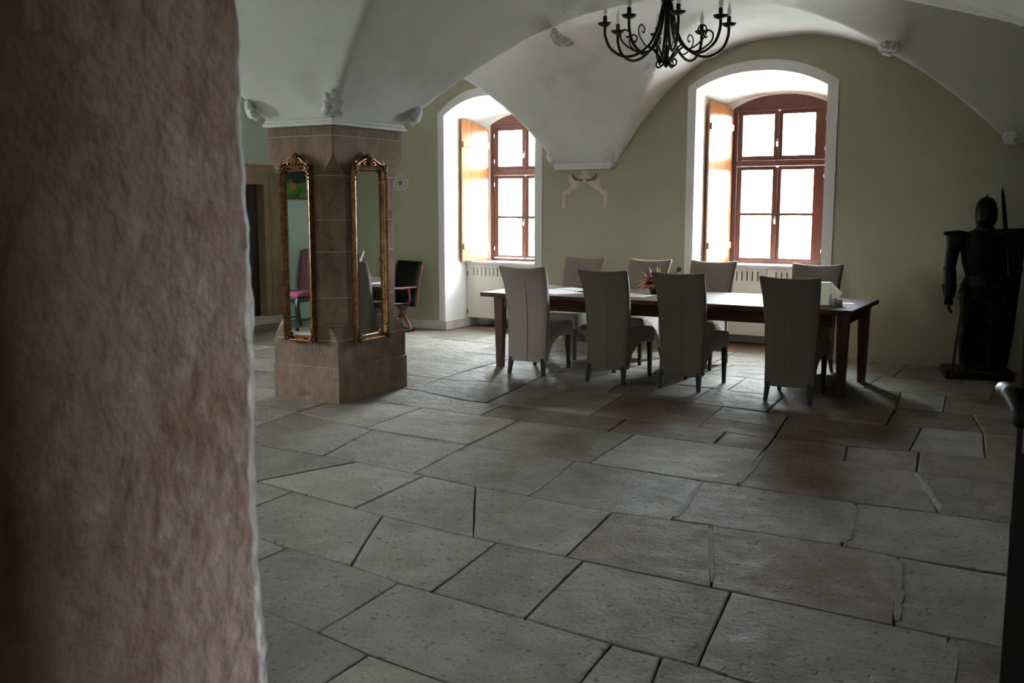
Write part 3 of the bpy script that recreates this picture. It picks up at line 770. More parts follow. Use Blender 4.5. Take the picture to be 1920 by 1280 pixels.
stucco((-4.90, YB - 0.16, 2.19), (0.5, -0.8, -0.3), (0.2, -0.2, 1), 0.13, 5, 'white stucco leaf at the right end of the wall corbel')
stucco((-4.19, 8.12, ceil_z(-4.19, 8.12) - 0.085), (-0.2, -0.3, -1), (0.8, 0.6, 0.4), 0.19, 6, 'crumbling stucco leaf on the groin left of the chandelier')
stucco((-4.20, 10.18, ceil_z(-4.20, 10.18) - 0.045), (0.2, -0.4, -1), (0.6, -0.6, 0.5), 0.16, 7, 'stucco leaf on the groin just behind the chandelier')
stucco((-1.70, 10.03, ceil_z(-1.70, 10.03) - 0.05), (-0.1, -0.4, -1), (-0.8, -0.5, 0.4), 0.20, 8, 'dark chipped stucco leaf on the groin right of the window')
stucco((-0.70, YB - 0.12, 2.26), (-0.4, -0.8, -0.2), (0.1, -0.2, 1), 0.14, 9, 'stucco leaf above the suit of armour at the picture edge')

# ------------------------------------------------------------------ the pillar
def chamfer(z):
    return max(0.0, interp([(0.0, 0), (0.52, 0), (0.545, .018), (0.56, .03), (0.575, .032), (0.60, .06), (0.625, .07), (0.63, .095), (0.655, .105), (0.66, .135), (1.84, .135), (1.845, .12), (1.90, .115), (1.905, .085), (1.935, .078), (1.955, .06), (1.985, .042), (2.02, .020), (2.06, 0), (3, 0)], z))
def pillar():
    cx, cy = (PX0 + PX1) / 2, (PY0 + PY1) / 2
    o = tag(empty('stone_pillar', (cx, cy, 0)), 'square brown sandstone pillar with chamfered corners carrying two mirrors', 'pillar')
    def ring(z, off, r=None):
        hx, hy = (PX1 - PX0) / 2 + off, (PY1 - PY0) / 2 + off; c = max(0.004, chamfer(z))
        j = (lambda: r.uniform(-.003, .003)) if r else (lambda: 0.0)
        P = [(hx - c, -hy), (hx, -hy + c), (hx, hy - c), (hx - c, hy), (-hx + c, hy), (-hx, hy - c), (-hx, -hy + c), (-hx + c, -hy)]
        return [(x + j(), y + j(), z) for x, y in P]
    cuts = [0.0, 0.29, 0.52, 0.87, 1.25, 1.51, 1.87, 2.19, 2.268]
    allz = [0.545, .56, .575, .60, .625, .63, .655, .66, 1.84, 1.845, 1.90, 1.905, 1.935, 1.955, 1.985, 2.02, 2.06]
    for k, (a, b) in enumerate(zip(cuts, cuts[1:])):
        r = random.Random(k); g = 0.004
        zs = [a + (g if k else 0)] + [z for z in allz if a + .01 < z < b - .01] + [b - g]
        off = 0.012 if k < 1 else (0.004 if k < 2 else 0.0)
        MB().rings([ring(z, off, r) for z in zs]).build('stone_block', SANDST, o, bevel=0.005)
    MB().rings([ring(z, -0.004) for z in [0.02] + [z for z in allz] + [2.26]]).build('mortar_core', MORTARL, o)
    return o
pillar()

# ------------------------------------------------------------------ mirrors
def mirror(loc, rz, w, h, label):
    """hangs at loc (centre of its lower edge); local x = width, -y = face, z = up"""
    o = tag(empty('gilt_mirror', loc, rz), label, 'mirror', 'tall gilt mirrors hung on the pillar')
    fw, D = 0.050, 0.055
    prof = [(0.0, 0.0), (0.0, -0.034), (0.008, -0.050), (0.018, -0.044), (0.028, -0.030), (0.036, -0.034), (0.044, -0.026), (fw, -0.014), (fw, 0.0)]
    hw = w / 2
    corners = [(-hw, 0), (hw, 0), (hw, h), (-hw, h)]; inn = [(1, 1), (-1, 1), (-1, -1), (1, -1)]
    for e in range(4):
        (xa, za), (xb, zb) = corners[e], corners[(e + 1) % 4]; ia, ib = inn[e], inn[(e + 1) % 4]
        ra = [(xa + ia[0] * d, y, za + ia[1] * d) for d, y in prof]; rb = [(xb + ib[0] * d, y, zb + ib[1] * d) for d, y in prof]
        MB().rings([ra, rb]).build('frame_rail', GOLD, o, smooth=True, angle=50)
    # bead row along the inner edge
    mb = MB()
    for sx in (-1, 1):
        for k in range(int((h - 0.24) / 0.022)):
            z = 0.12 + k * 0.022; mb.blob((sx * (hw - 0.041), -0.030, z), (0.006, 0.006, 0.008), 5, 3)
    bd = mb.build('beading', GOLDD, o, smooth=True); bd['kind'] = 'stuff'
    MB().box((-hw + fw - 0.008, -0.012, fw - 0.008), (hw - fw + 0.008, -0.006, h - fw + 0.008)).build('glass', MIRROR, o)
    MB().box((-hw + 0.006, -0.005, 0.006), (hw - 0.006, 0.0, h - 0.006)).build('back_board', BLACKW, o)
    for sx, sz in inn:
        mb = MB(); x = sx * -(hw - 0.025); z = 0.025 if sz > 0 else h - 0.025
        mb.blob((x, -0.048, z), (0.026, 0.016, 0.026), 9, 5)
        for q in range(5):
            a = R(72 * q); mb.blob((x + 0.026 * math.cos(a), -0.050, z + 0.026 * math.sin(a)), (0.013, 0.010, 0.013), 7, 4)
        for t in (1, 2, 3):
            mb.blob((x + sx * 0.026 * t, -0.05 + 0.003 * t, z), (0.016 - .003 * t, 0.010, 0.011), 7, 4)
            mb.blob((x, -0.05 + 0.003 * t, z + sz * 0.03 * t), (0.011, 0.010, 0.017 - .003 * t), 7, 4)
        mb.build('corner_rosette', GOLDD, o, smooth=True)
    # carved crest: central shell of upright leaves, S-scrolls falling to each side
    mb = MB(); z0 = h - 0.004
    mb.prism([(-hw * .82, z0), (hw * .82, z0), (hw * .62, z0 + .022), (hw * .34, z0 + .05), (hw * .2, z0 + .085), (0, z0 + .105), (-hw * .2, z0 + .085), (-hw * .34, z0 + .05), (-hw * .62, z0 + .022)],
             lambda p: (p[0], -0.012, p[1]), lambda p: (p[0], -0.026, p[1]))
    cb = mb.build('crest', GOLDD, o)
    mb = MB()
    for k in range(5):
        a = R(-50 + 25 * k); L_ = 0.105 - 0.012 * abs(k - 2)
        mb.tube([(math.sin(a) * L_ * t * .62, -0.03 - 0.012 * math.sin(3 * t), z0 + .004 + math.cos(a) * L_ * t) for t in (0, .35, .7, 1)], [.006, .010, .010, .004], 6)
    for sx in (-1, 1):
        mb.tube(spline([(sx * .035, -.032, z0 + .062), (sx * .062, -.034, z0 + .055), (sx * hw * .58, -.034, z0 + .026), (sx * hw * .80, -.034, z0 + .012), (sx * hw * .88, -.034, z0 + .026), (sx * hw * .78, -.034, z0 + .034)], 4), .0075, 6)
        mb.tube(spline([(sx * .03, -.032, z0 + .012), (sx * .055, -.034, z0 + .035), (sx * .078, -.034, z0 + .02), (sx * .062, -.034, z0 + .008)], 4), .006, 6)
    c2 = mb.build('carved_leaves', GOLD, cb, smooth=True)
    return o
mirror((-5.672, PY0 - 0.012, 0.505), 0.0, 0.335, 1.45, 'narrow gilt mirror on the left face of the pillar, reflecting a chair and picture')
mirror((PX1 + 0.012, 6.72, 0.495), R(90), 0.44, 1.465, 'gilt mirror on the right face of the pillar, reflecting grey chairs')

# ------------------------------------------------------------------ chairs round the table
def sheet_body(outline, halfw, cols=9, rim=0.014, dip=0.0):
    """outline in (y,z), counter-clockwise; halfw(y,z) half width; rounded rims; dip lowers the middle of the top"""
    n = len(outline); P = [Vector(p) for p in outline]
    area = sum(P[i].x * P[(i + 1) % n].y - P[(i + 1) % n].x * P[i].y for i in range(n)); sg = 1 if area > 0 else -1
    def inset(d):
        out = []
        for i in range(n):
            e = (P[(i + 1) % n] - P[i - 1]); nn = Vector((-e.y, e.x)).normalized() * sg; out.append(P[i] + nn * d)
        return out
    xs = [(-1, 0, 1.0), (-1, rim * .35, .45), (-1, rim, 0.0)] + [(-1 + 2 * (k + 1) / (cols + 1), rim, 0.0) for k in range(cols)] + [(1, rim, 0.0), (1, rim * .35, .45), (1, 0, 1.0)]
    ins = {0.0: P, .45: inset(rim * .45), 1.0: inset(rim)}
    rings = []
    zt = max(p.y for p in P)
    for s, r_, q in xs:
        ring = []
        for i in range(n):
            p = ins[q][i]; hw = halfw(P[i].x, P[i].y)
            x = s * (hw - r_) if abs(s) == 1 else s * (hw - rim)
            fr = x / max(hw, 1e-6); z = p.y - dip * (1 - fr * fr) * max(0, (P[i].y - zt + 0.35) / 0.35) ** 2
            ring.append((x, p.x, z))
        rings.append(ring)
    return MB().rings(rings)

def back_y(z): return interp([(0.10, -0.300), (0.30, -0.286), (0.50, -0.282), (0.70, -0.298), (0.85, -0.326), (0.96, -0.362), (1.03, -0.398), (1.055, -0.412)], z)
def make_chair():
    o = empty('dining_chair')
    zs = [0.13, 0.2, 0.3, 0.4, 0.5, 0.6, 0.7, 0.8, 0.88, 0.95, 1.0, 1.035]
    rear = [(back_y(z), z) for z in zs]; front = [(back_y(z) + lerp(0.105, 0.055, (z - .45) / .55), z) for z in zs]
    outline = rear + [(-0.408, 1.052), (-0.392, 1.062), (-0.368, 1.058)] + front[::-1]
    hw = lambda y, z: interp([(0.1, .198), (0.45, .205), (0.8, .222), (1.06, .247)], z)
    sheet_body(outline, hw, dip=0.022).build('backrest', FABRIC, o, smooth=True, angle=50)
    seat = [(-0.235, 0.15), (-0.20, 0.19), (-0.14, 0.255), (-0.07, 0.31), (0.01, 0.345), (0.10, 0.355), (0.20, 0.345), (0.285, 0.335), (0.300, 0.36), (0.308, 0.42), (0.300, 0.465), (0.275, 0.486), (0.15, 0.496), (0.0, 0.496), (-0.12, 0.49), (-0.185, 0.485), (-0.195, 0.3)]
    hs = lambda y, z: lerp(.196, .228, (y + .24) / .5)
    sheet_body(seat, hs, rim=0.02).build('seat', FABRIC, o, smooth=True, angle=50)
    # pleat down the middle of the back with its piping
    pts = [(0.0, back_y(z) - 0.002, z) for z in [0.135 + 0.8 * k / 16 for k in range(17)]]
    MB().tube(pts, [0.0055] * 15 + [.004, .001], 6).build('centre_seam', SEAM, o, smooth=True)
    for sx in (-1, 1):
        zz = [0.14, 0.3, 0.5, 0.7, 0.85, 0.95, 1.02, 1.045]
        MB().tube([(sx * (hw(0, z) - 0.004), back_y(z) + 0.003, z) for z in zz], 0.004, 5).build('piping', SEAM, o, smooth=True)
    for sx in (-1, 1):
        MB().hexa([(sx * .185 - .015, -.315, 0), (sx * .185 + .015, -.315, 0), (sx * .185 + .015, -.285, 0), (sx * .185 - .015, -.285, 0)],
                  [(sx * .172 - .022, -.295, .17), (sx * .172 + .022, -.295, .17), (sx * .172 + .022, -.245, .17), (sx * .172 - .022, -.245, .17)]).build('leg', BLACKW, o, bevel=0.003)
        MB().hexa([(sx * .190 - .015, .255, 0), (sx * .190 + .015, .255, 0), (sx * .190 + .015, .285, 0), (sx * .190 - .015, .285, 0)],
                  [(sx * .190 - .022, .235, .36), (sx * .190 + .022, .235, .36), (sx * .190 + .022, .285, .36), (sx * .190 - .022, .285, .36)]).build('leg', BLACKW, o, bevel=0.003)
    return o
CH = [(-4.665, 8.635, 2, 'taupe high-backed chair on the near side, at the table end closest to the pillar'),
      (-3.785, 8.60, -2, 'taupe high-backed chair, second from the pillar on the near side of the table'),
      (-3.055, 8.60, -4, 'taupe high-backed chair, third from the pillar on the near side of the table'),
      (-2.105, 8.51, 3, 'dark taupe high-backed chair nearest the camera, at the right end of the table'),
      (-4.855, 9.68, 180, 'taupe chair on the window side, closest to the first window niche'),
      (-4.105, 9.70, 178, 'taupe chair on the window side, right behind the dried flowers'),
      (-3.385, 9.73, 181, 'taupe chair on the window side, in front of the radiator cover slots'),
      (-2.29, 9.70, 184, 'taupe chair on the window side, behind the pale table ornament')]
proto = make_chair()
for k, (x, y, rz, lab) in enumerate(CH):
    o = proto if k == 0 else copy_tree(proto)
    o.location = (x, y, 0); o.rotation_euler = (0, 0, R(rz)); tag(o, lab, 'chair', 'upholstered chairs round the long table')

# ------------------------------------------------------------------ table
def table():
    x0, x1, y0, y1, h = -5.28, -1.655, 8.50, 9.70, 0.765
    o = tag(empty('dining_table', ((x0 + x1) / 2, (y0 + y1) / 2, 0)), 'long dark walnut dining table with tapered square legs', 'table')
    P = lambda q: child_world(q, o)
    P(MB().box((x0, y0, h - 0.042), (x1, y1, h)).build('tabletop', TABLEW, bevel=0.005))
    za, zb = 0.605, h - 0.042
    for a, b in (((x0 + .19, y0 + .115, za), (x1 - .19, y0 + .14, zb)), ((x0 + .19, y1 - .14, za), (x1 - .19, y1 - .115, zb)), ((x0 + .115, y0 + .19, za), (x0 + .14, y1 - .19, zb)), ((x1 - .14, y0 + .19, za), (x1 - .115, y1 - .19, zb))):
        P(MB().box(a, b).build('apron', TABLEW, bevel=0.002))
    for lx, sx in ((x0 + .15, 1), (x1 - .10, -1)):
        for ly, sy in ((y0 + .15, 1), (y1 - .15, -1)):
            t, b = .050, .033
            P(MB().hexa([(lx - b, ly - b, 0), (lx + b, ly - b, 0), (lx + b, ly + b, 0), (lx - b, ly + b, 0)], [(lx - t, ly - t, zb), (lx + t, ly - t, zb), (lx + t, ly + t, zb), (lx - t, ly + t, zb)]).build('leg', LEGW, bevel=0.004))
    return h
TH = table()
def sheet(name, pts, label, cat, lift=0.0):
    mb = MB(); n = len(pts)
    mb.prism(pts, lambda p: (p[0], p[1], TH + 0.0005 + lift), lambda p: (p[0], p[1], TH + 0.002 + lift + 0.003 * abs(math.sin(p[0] * 9))))
    return tag(mb.build(name, PAPER), label, cat, 'white sheets of paper lying on the table')
sheet('paper_sheet', [(-4.95, 8.98), (-4.50, 8.62), (-4.28, 8.86), (-4.73, 9.22)], 'large white paper sheet on the table between the first two near chairs', 'paper')
sheet('paper_sheet', [(-4.80, 9.20), (-4.44, 9.02), (-4.34, 9.22), (-4.68, 9.40)], 'white paper overlapping the large sheet at the pillar end of the table', 'paper', 0.0045)
sheet('paper_sheet', [(-4.08, 8.80), (-3.62, 8.76), (-3.60, 9.06), (-4.04, 9.10)], 'white paper on the table beside the dried flowers', 'paper')
sheet('paper_sheet', [(-1.98, 8.98), (-1.74, 9.08), (-1.80, 9.20), (-2.04, 9.12)], 'small white paper at the right end of the table by the ornament', 'paper')

# dried flowers lying in a low dark bowl
def flowers():
    c = Vector((-3.66, 9.22, TH)); r = random.Random(3)
    o = tag(empty('dried_flower_arrangement', c), 'dried orange and crimson flower arrangement in the middle of the table', 'flowers')
    ST = mat('straw_stems', (0.55, 0.36, 0.20), 0.7); OR = mat('orange_petals', (0.78, 0.24, 0.08), 0.6, var=0.3, var_scale=40); CR = mat('crimson_petals', (0.32, 0.03, 0.07), 0.6, var=0.3, var_scale=40); GR = mat('dark_dried_leaf', (0.03, 0.035, 0.02), 0.6); BG = mat('bone_beige_bracts', (0.62, 0.52, 0.42), 0.6)
    MB().lathe([(0.05, 0), (0.07, 0.01), (0.085, 0.05), (0.08, 0.075), (0.07, 0.07), (0.06, 0.03), (0.01, 0.025)], 16).build('bowl', BLACKW, o, smooth=True)
    def blade(a, el, L_, w, m, name, base=(0, 0, 0.05), bend=0.0):
        d = Vector((math.cos(a) * math.cos(el), math.sin(a) * math.cos(el), math.sin(el))); b = Vector(base)
        pts = [b + d * L_ * t + Vector((0, 0, -bend * t * t)) for t in (0, .25, .5, .75, 1)]
        MB().tube(pts, [w * .35, w * .8, w, w * .7, w * .1], 5, flat=(1.0, .25)).build(name, m, o, smooth=True)
    for k in range(9): blade(R(140 + r.uniform(-50, 110)), R(r.uniform(35, 75)), r.uniform(.17, .26), .012, OR, 'orange_bract')
    for k in range(7): blade(R(150 + r.uniform(-70, 70)), R(r.uniform(30, 65)), r.uniform(.16, .25), .006, BG, 'beige_bract')
    for k in range(7):
        blade(R(185 + r.uniform(-40, 30)), R(r.uniform(5, 25)), r.uniform(.16, .24), .008, ST, 'straw_stem', (-0.02, -0.02, .10), r.uniform(.06, .12))
    for k in range(5): blade(R(200 + r.uniform(-40, 40)), R(r.uniform(0, 20)), r.uniform(.12, .16), .013, OR, 'orange_bract', (-0.02, -0.01, .09), .05)
    for k in range(4): blade(R(r.uniform(150, 240)), R(r.uniform(0, 20)), .14, .014, GR, 'dark_leaf', (-0.02, 0, .10), .02)
    for (dx, dy, dz) in ((-.07, -.04, .17), (-.05, -.07, .16), (-.09, -.02, .15)):
        mb = MB()
        for q in range(9):
            a = R(40 * q); mb.blob((dx + .016 * math.cos(a), dy + .016 * math.sin(a), dz + .006 * (q % 2)), (.012, .012, .014), 6, 4)
        mb.blob((dx, dy, dz), (.02, .02, .02), 7, 5)
        mb.build('crimson_flower_head', CR, o, smooth=True)
    MB().tube([(0, 0, .06), (.12, .02, .17), (.20, .03, .235)], .004, 5).build('twig', GR, o)
    mb = MB()
    for q in range(6):
        a = R(60 * q); mb.blob((.205 + .013 * math.cos(a), .03, .245 + .013 * math.sin(a)), (.013, .01, .013), 6, 4)
    mb.build('dark_seed_head', GR, o, smooth=True)
flowers()

# pale faceted ornament with small glass pieces before it
def ornament():
    OP = mat('pale_parchment', (0.72, 0.71, 0.64), 0.45, var=0.08, var_scale=12)
    N_, L_n = OP.node_tree.nodes, OP.node_tree.links
    tr = N_.new('ShaderNodeBsdfTranslucent'); tr.inputs[0].default_value = (0.80, 0.78, 0.68, 1)
    mxs = N_.new('ShaderNodeMixShader'); mxs.inputs[0].default_value = 0.55
    L_n.new(N_['Principled BSDF'].outputs[0], mxs.inputs[1]); L_n.new(tr.outputs[0], mxs.inputs[2]); L_n.new(mxs.outputs[0], N_['Material Output'].inputs[0])
    c = (-1.99, 8.93, TH)
    o = tag(empty('faceted_paper_lantern', c, R(30)), 'pale faceted paper lantern at the right end of the table', 'lantern')
    # hexagonal body leaning open to the right: lower ring small, waist wide, top ring flat
    def hexr(r, z, n=6, ph=0.0, ex=0.0): return [(r * math.cos(2 * math.pi * k / n + ph) + ex, r * .62 * math.sin(2 * math.pi * k / n + ph), z) for k in range(n)]
    MB().rings([hexr(.105, 0.002, ex=-.02), hexr(.165, .10), hexr(.10, .192, ex=-.03)]).build('shade', OP, o, bevel=0.002)
    MB().rings([hexr(.104, .192, ex=-.03), hexr(.102, .198, ex=-.03)]).build('top_rim', PAPER, o)
    GL = mat('pale_green_glass', (0.62, 0.78, 0.74), 0.08, spec=0.8)
    for k, (x, y, h) in enumerate(((0.085, -0.115, .115), (0.125, -0.125, .065), (0.165, -0.10, .05))):
        g = tag(empty('glass_tealight_holder', (c[0] + x * .866 + .0 - y * .5 * 0 + 0.0, c[1] + y + x * .5, TH)), ['tall pointed pale glass holder before the paper lantern', 'dark-centred little glass tealight holder before the paper lantern', 'smallest glass holder at the right foot of the paper lantern'][k], 'candle holder', 'little glass holders by the lantern')
        if k == 0: MB().lathe([(.012, 0), (.016, .004), (.014, .05), (.010, .085), (.001, h)], 6).build('glass_body', GL, g)
        else:
            MB().lathe([(.020, 0), (.024, .004), (.026, h * .6), (.024, h), (.021, h), (.019, .012), (.002, .010)], 12).build('glass_body', GL, g, smooth=True)
            MB().lathe([(.012, .011), (.012, .025), (.001, .026)], 10).build('candle', IRON if k == 1 else PAPER, g)
ornament()

# ------------------------------------------------------------------ chandelier
def chandelier():
    cx, cy = -3.40, 8.66; zc = ceil_z(cx, cy); zb = 2.855
    o = tag(empty('wrought_iron_chandelier', (cx, cy, zb)), 'black wrought-iron chandelier with eight candle arms', 'chandelier')
    BULB = mat('frosted_flame_bulb', (0.80, 0.74, 0.70), 0.25, spec=0.6)
    H = zc - zb
    bn, bl = BULB.node_tree.nodes, BULB.node_tree.links
    btr = bn.new('ShaderNodeBsdfTranslucent'); btr.inputs[0].default_value = (0.92, 0.88, 0.85, 1)
    bmx = bn.new('ShaderNodeMixShader'); bmx.inputs[0].default_value = 0.6
    bl.new(bn['Principled BSDF'].outputs[0], bmx.inputs[1]); bl.new(btr.outputs[0], bmx.inputs[2]); bl.new(bmx.outputs[0], bn['Material Output'].inputs[0])
    MB().tube([(0, 0, 0.02), (0, 0, H - 0.02)], 0.008, 8).build('stem', IRON, o)
    MB().lathe([(0.015, H - .06), (0.055, H - .04), (0.06, H - .01), (0.02, H + .01)], 16).build('ceiling_rose', IRON, o, smooth=True)
    MB().lathe([(0.004, .0), (0.028, .02), (0.038, .05), (0.030, .08), (0.018, .12), (0.012, .2)], 12).build('hub', IRON, o, smooth=True)
    RR = 0.555
    for k in range(8):
        a = R(30 - 44 + 45 * k); ca, sa = math.cos(a), math.sin(a)
        pl = lambda pts: [(r * ca, r * sa, z) for r, z in pts]
        sp = spline([(p[0], 0, p[1]) for p in [(0.035, H - .05), (0.05, .50), (0.085, .34), (0.155, .20), (0.27, .115), (0.39, .10), (0.50, .165), (0.55, .27), (RR, .36)]], 6)
        arm = MB().tube([(p.x * ca, p.x * sa, p.z) for p in sp], 0.013, 7).build('arm', IRON, o, smooth=True)
        sc = spline([(p[0], 0, p[1]) for p in [(0.22, .135), (0.31, .16), (0.40, .23), (0.415, .30), (0.37, .33), (0.33, .30), (0.345, .265), (0.365, .275)]], 5)
        MB().tube([(p.x * ca, p.x * sa, p.z) for p in sc], 0.008, 6, flat=(1, .6)).build('scroll', IRON, arm, smooth=True)
        s2 = spline([(p[0], 0, p[1]) for p in [(0.02, .06), (0.06, .09), (0.12, .16), (0.16, .19)]], 4)
        MB().tube([(p.x * ca, p.x * sa, p.z) for p in s2], 0.009, 6).build('brace', IRON, arm, smooth=True)
        if k % 2 == 0:
            s3 = spline([(p[0], 0, p[1]) for p in [(0.015, .07), (0.05, .02), (0.095, .012), (0.11, .045), (0.085, .07), (0.062, .052), (0.075, .04)]], 5)
            MB().tube([(p.x * ca, p.x * sa, p.z) for p in s3], 0.009, 6, flat=(1, .5)).build('bottom_curl', IRON, o, smooth=True)
        x, y = RR * ca, RR * sa
        MB().lathe([(.010, .352), (.03, .356), (.056, .370), (.066, .388), (.061, .388), (.03, .372), (.012, .37)], 14, (x, y, 0)).build('drip_pan', IRON, o, smooth=True)
        cd = MB().lathe([(.0185, .368), (.0185, .445), (.016, .448), (.002, .448)], 12, (x, y, 0)).build('candle_sleeve', IRON, o, smooth=True)
        MB().lathe([(.010, .445), (.014, .455), (.0195, .485), (.0185, .505), (.011, .535), (.005, .56), (.001, .578)], 12, (x, y, 0)).build('flame_bulb', BULB, cd, smooth=True)
chandelier()

# ------------------------------------------------------------------ X-frame armchair by the window wall
def x_armchair():
    o = tag(empty('x_frame_armchair', (-7.80, 10.44, 0), R(-12)), 'black leather armchair with a carved red-brown X-shaped frame behind the pillar', 'armchair')
    def cross(y):
        mb = MB()
        for s in (-1, 1):
            p = spline([(s * .155, y, 0.03), (s * .13, y, .09), (s * .035, y, .205), (-s * .05, y, .30), (-s * .135, y, .37), (-s * .150, y, .46), (-s * .130, y, .545)], 5)
            mb.tube(p, [0.024] * 6 + [.030] * 12 + [.021] * (len(p) - 18), 8, flat=(1.0, .8))
        return mb
    for y in (-0.21, 0.14): cross(y).build('x_frame', PINKW, o, smooth=True)
    for s in (-1, 1):
        MB().tube(spline([(s * .125, -.26, .55), (s * .135, -.20, .575), (s * .165, 0, .57), (s * .215, .18, .58)], 4), .026, 8, flat=(.7, 1.1)).build('armrest', PINKW, o, smooth=True)
        MB().blob((s * .125, -.265, .55), (.028, .028, .03), 8, 6).build('arm_scroll', PINKW, o, smooth=True)
        MB().blob((s * .165, -.22, .385), (.032, .03, .032), 8, 6).build('seat_scroll', BLACKW, o, smooth=True)
        MB().box((s * .155 - .028, -.27, 0), (s * .155 + .028, .19, .035)).build('foot_rail', BLACKW, o, bevel=0.01)
        MB().tube([(s * .24, .17, .30), (s * .245, .21, .60), (s * .25, .27, .86)], .016, 8).build('back_post', PINKW, o, smooth=True)
    sheet_body([(-.24, .355), (.17, .345), (.17, .395), (0, .385), (-.2, .405), (-.25, .395)], lambda y, z: .15, rim=.015, dip=0.02).build('seat', LEATHER, o, smooth=True)
    bo = [(.15, .32), (.20, .58), (.25, .87), (.262, .905), (.285, .91), (.30, .88), (.245, .58), (.20, .32)]
    sheet_body(bo, lambda y, z: .235, rim=.02).build('backrest', LEATHER, o, smooth=True)
x_armchair()

# ------------------------------------------------------------------ bare plaster and fresco remains on the window wall
def patch(name, outline, y, m, label, cat, extra=()):
    o = empty(name, (outline[0][0], y, outline[0][1])); tag(o, label, cat)
    child_world(MB().prism(outline, lambda p: (p[0], y - 0.006, p[1]), lambda p: (p[0], y + 0.004, p[1])).build('plaster', m, bevel=0.002), o)
    for nm, ol, mm in extra:
        child_world(MB().prism(ol, lambda p: (p[0], y - 0.009, p[1]), lambda p: (p[0], y - 0.004, p[1])).build(nm, mm), o)
    return o
BARE = mat('bare_pale_plaster', (0.62, 0.60, 0.53), 0.85, var=0.25, var_scale=18, bump=0.5, bump_scale=50)
FRES = mat('faded_fresco_plaster', (0.72, 0.67, 0.58), 0.85, color2=(0.56, 0.40, 0.34), var_scale=13, bump=0.5, bump_scale=60)
FREG = mat('grey_fresco_strokes', (0.20, 0.15, 0.13), 0.85, var=0.3, var_scale=30)
r_ = random.Random(11)
c0 = (-7.995, 1.925)
patch('plaster_rosette', [(c0[0] + (0.135 + r_.uniform(-.012, .012)) * math.cos(R(18 * k)), c0[1] + (0.105 + r_.uniform(-.01, .01)) * math.sin(R(18 * k))) for k in range(20)], YB, BARE,
      'round bare plaster patch with a dark centre on the green wall beside the pillar', 'plaster patch',
      [('centre', [(c0[0] + .04 * math.cos(R(36 * k)) * (1.15 if k % 2 else .8), c0[1] + .035 * math.sin(R(36 * k)) * (1.15 if k % 2 else .8)) for k in range(10)], FREG)] +
      [('ring_fleck', [(c0[0] + .085 * math.cos(R(b_ + q)) * m_, c0[1] + .07 * math.sin(R(b_ + q)) * m_) for q, m_ in ((0, .92), (14, .92), (14, 1.06), (0, 1.06))], FREG) for b_ in range(0, 360, 40)])
def fresco():
    # traced wing-and-limb shape under the wall corbel; centre x, heights in metres
    L_ = [(-.035, 2.05), (-.045, 1.99), (-.06, 1.955), (-.10, 1.935), (-.12, 1.97), (-.16, 1.985), (-.185, 1.955), (-.20, 1.98), (-.225, 1.995), (-.215, 1.935), (-.185, 1.885), (-.20, 1.86), (-.24, 1.82), (-.285, 1.795), (-.30, 1.755), (-.295, 1.71), (-.305, 1.66), (-.30, 1.605), (-.275, 1.585), (-.25, 1.605), (-.252, 1.66), (-.245, 1.71), (-.235, 1.755), (-.19, 1.785), (-.15, 1.82), (-.115, 1.83), (-.07, 1.865), (-.02, 1.895)]
    R_ = [(-x, z + (0.012 if k % 3 else 0)) for k, (x, z) in enumerate(L_)]
    ol = [(-5.275 + x, z) for x, z in L_] + [(-5.275 + x, z) for x, z in R_[::-1]]
    st = [[(-5.275 + s * x, z) for x, z in [(.02, 1.94), (.09, 1.945), (.125, 1.97), (.15, 2.005), (.165, 1.985), (.155, 1.95), (.12, 1.925), (.02, 1.915)]] for s in (-1, 1)]
    return patch('fresco_fragment', ol, YB, FRES, 'faded winged fresco fragment on the green wall below the corbel', 'fresco', [('painted_garland', q, FREG) for q in st])
fresco()

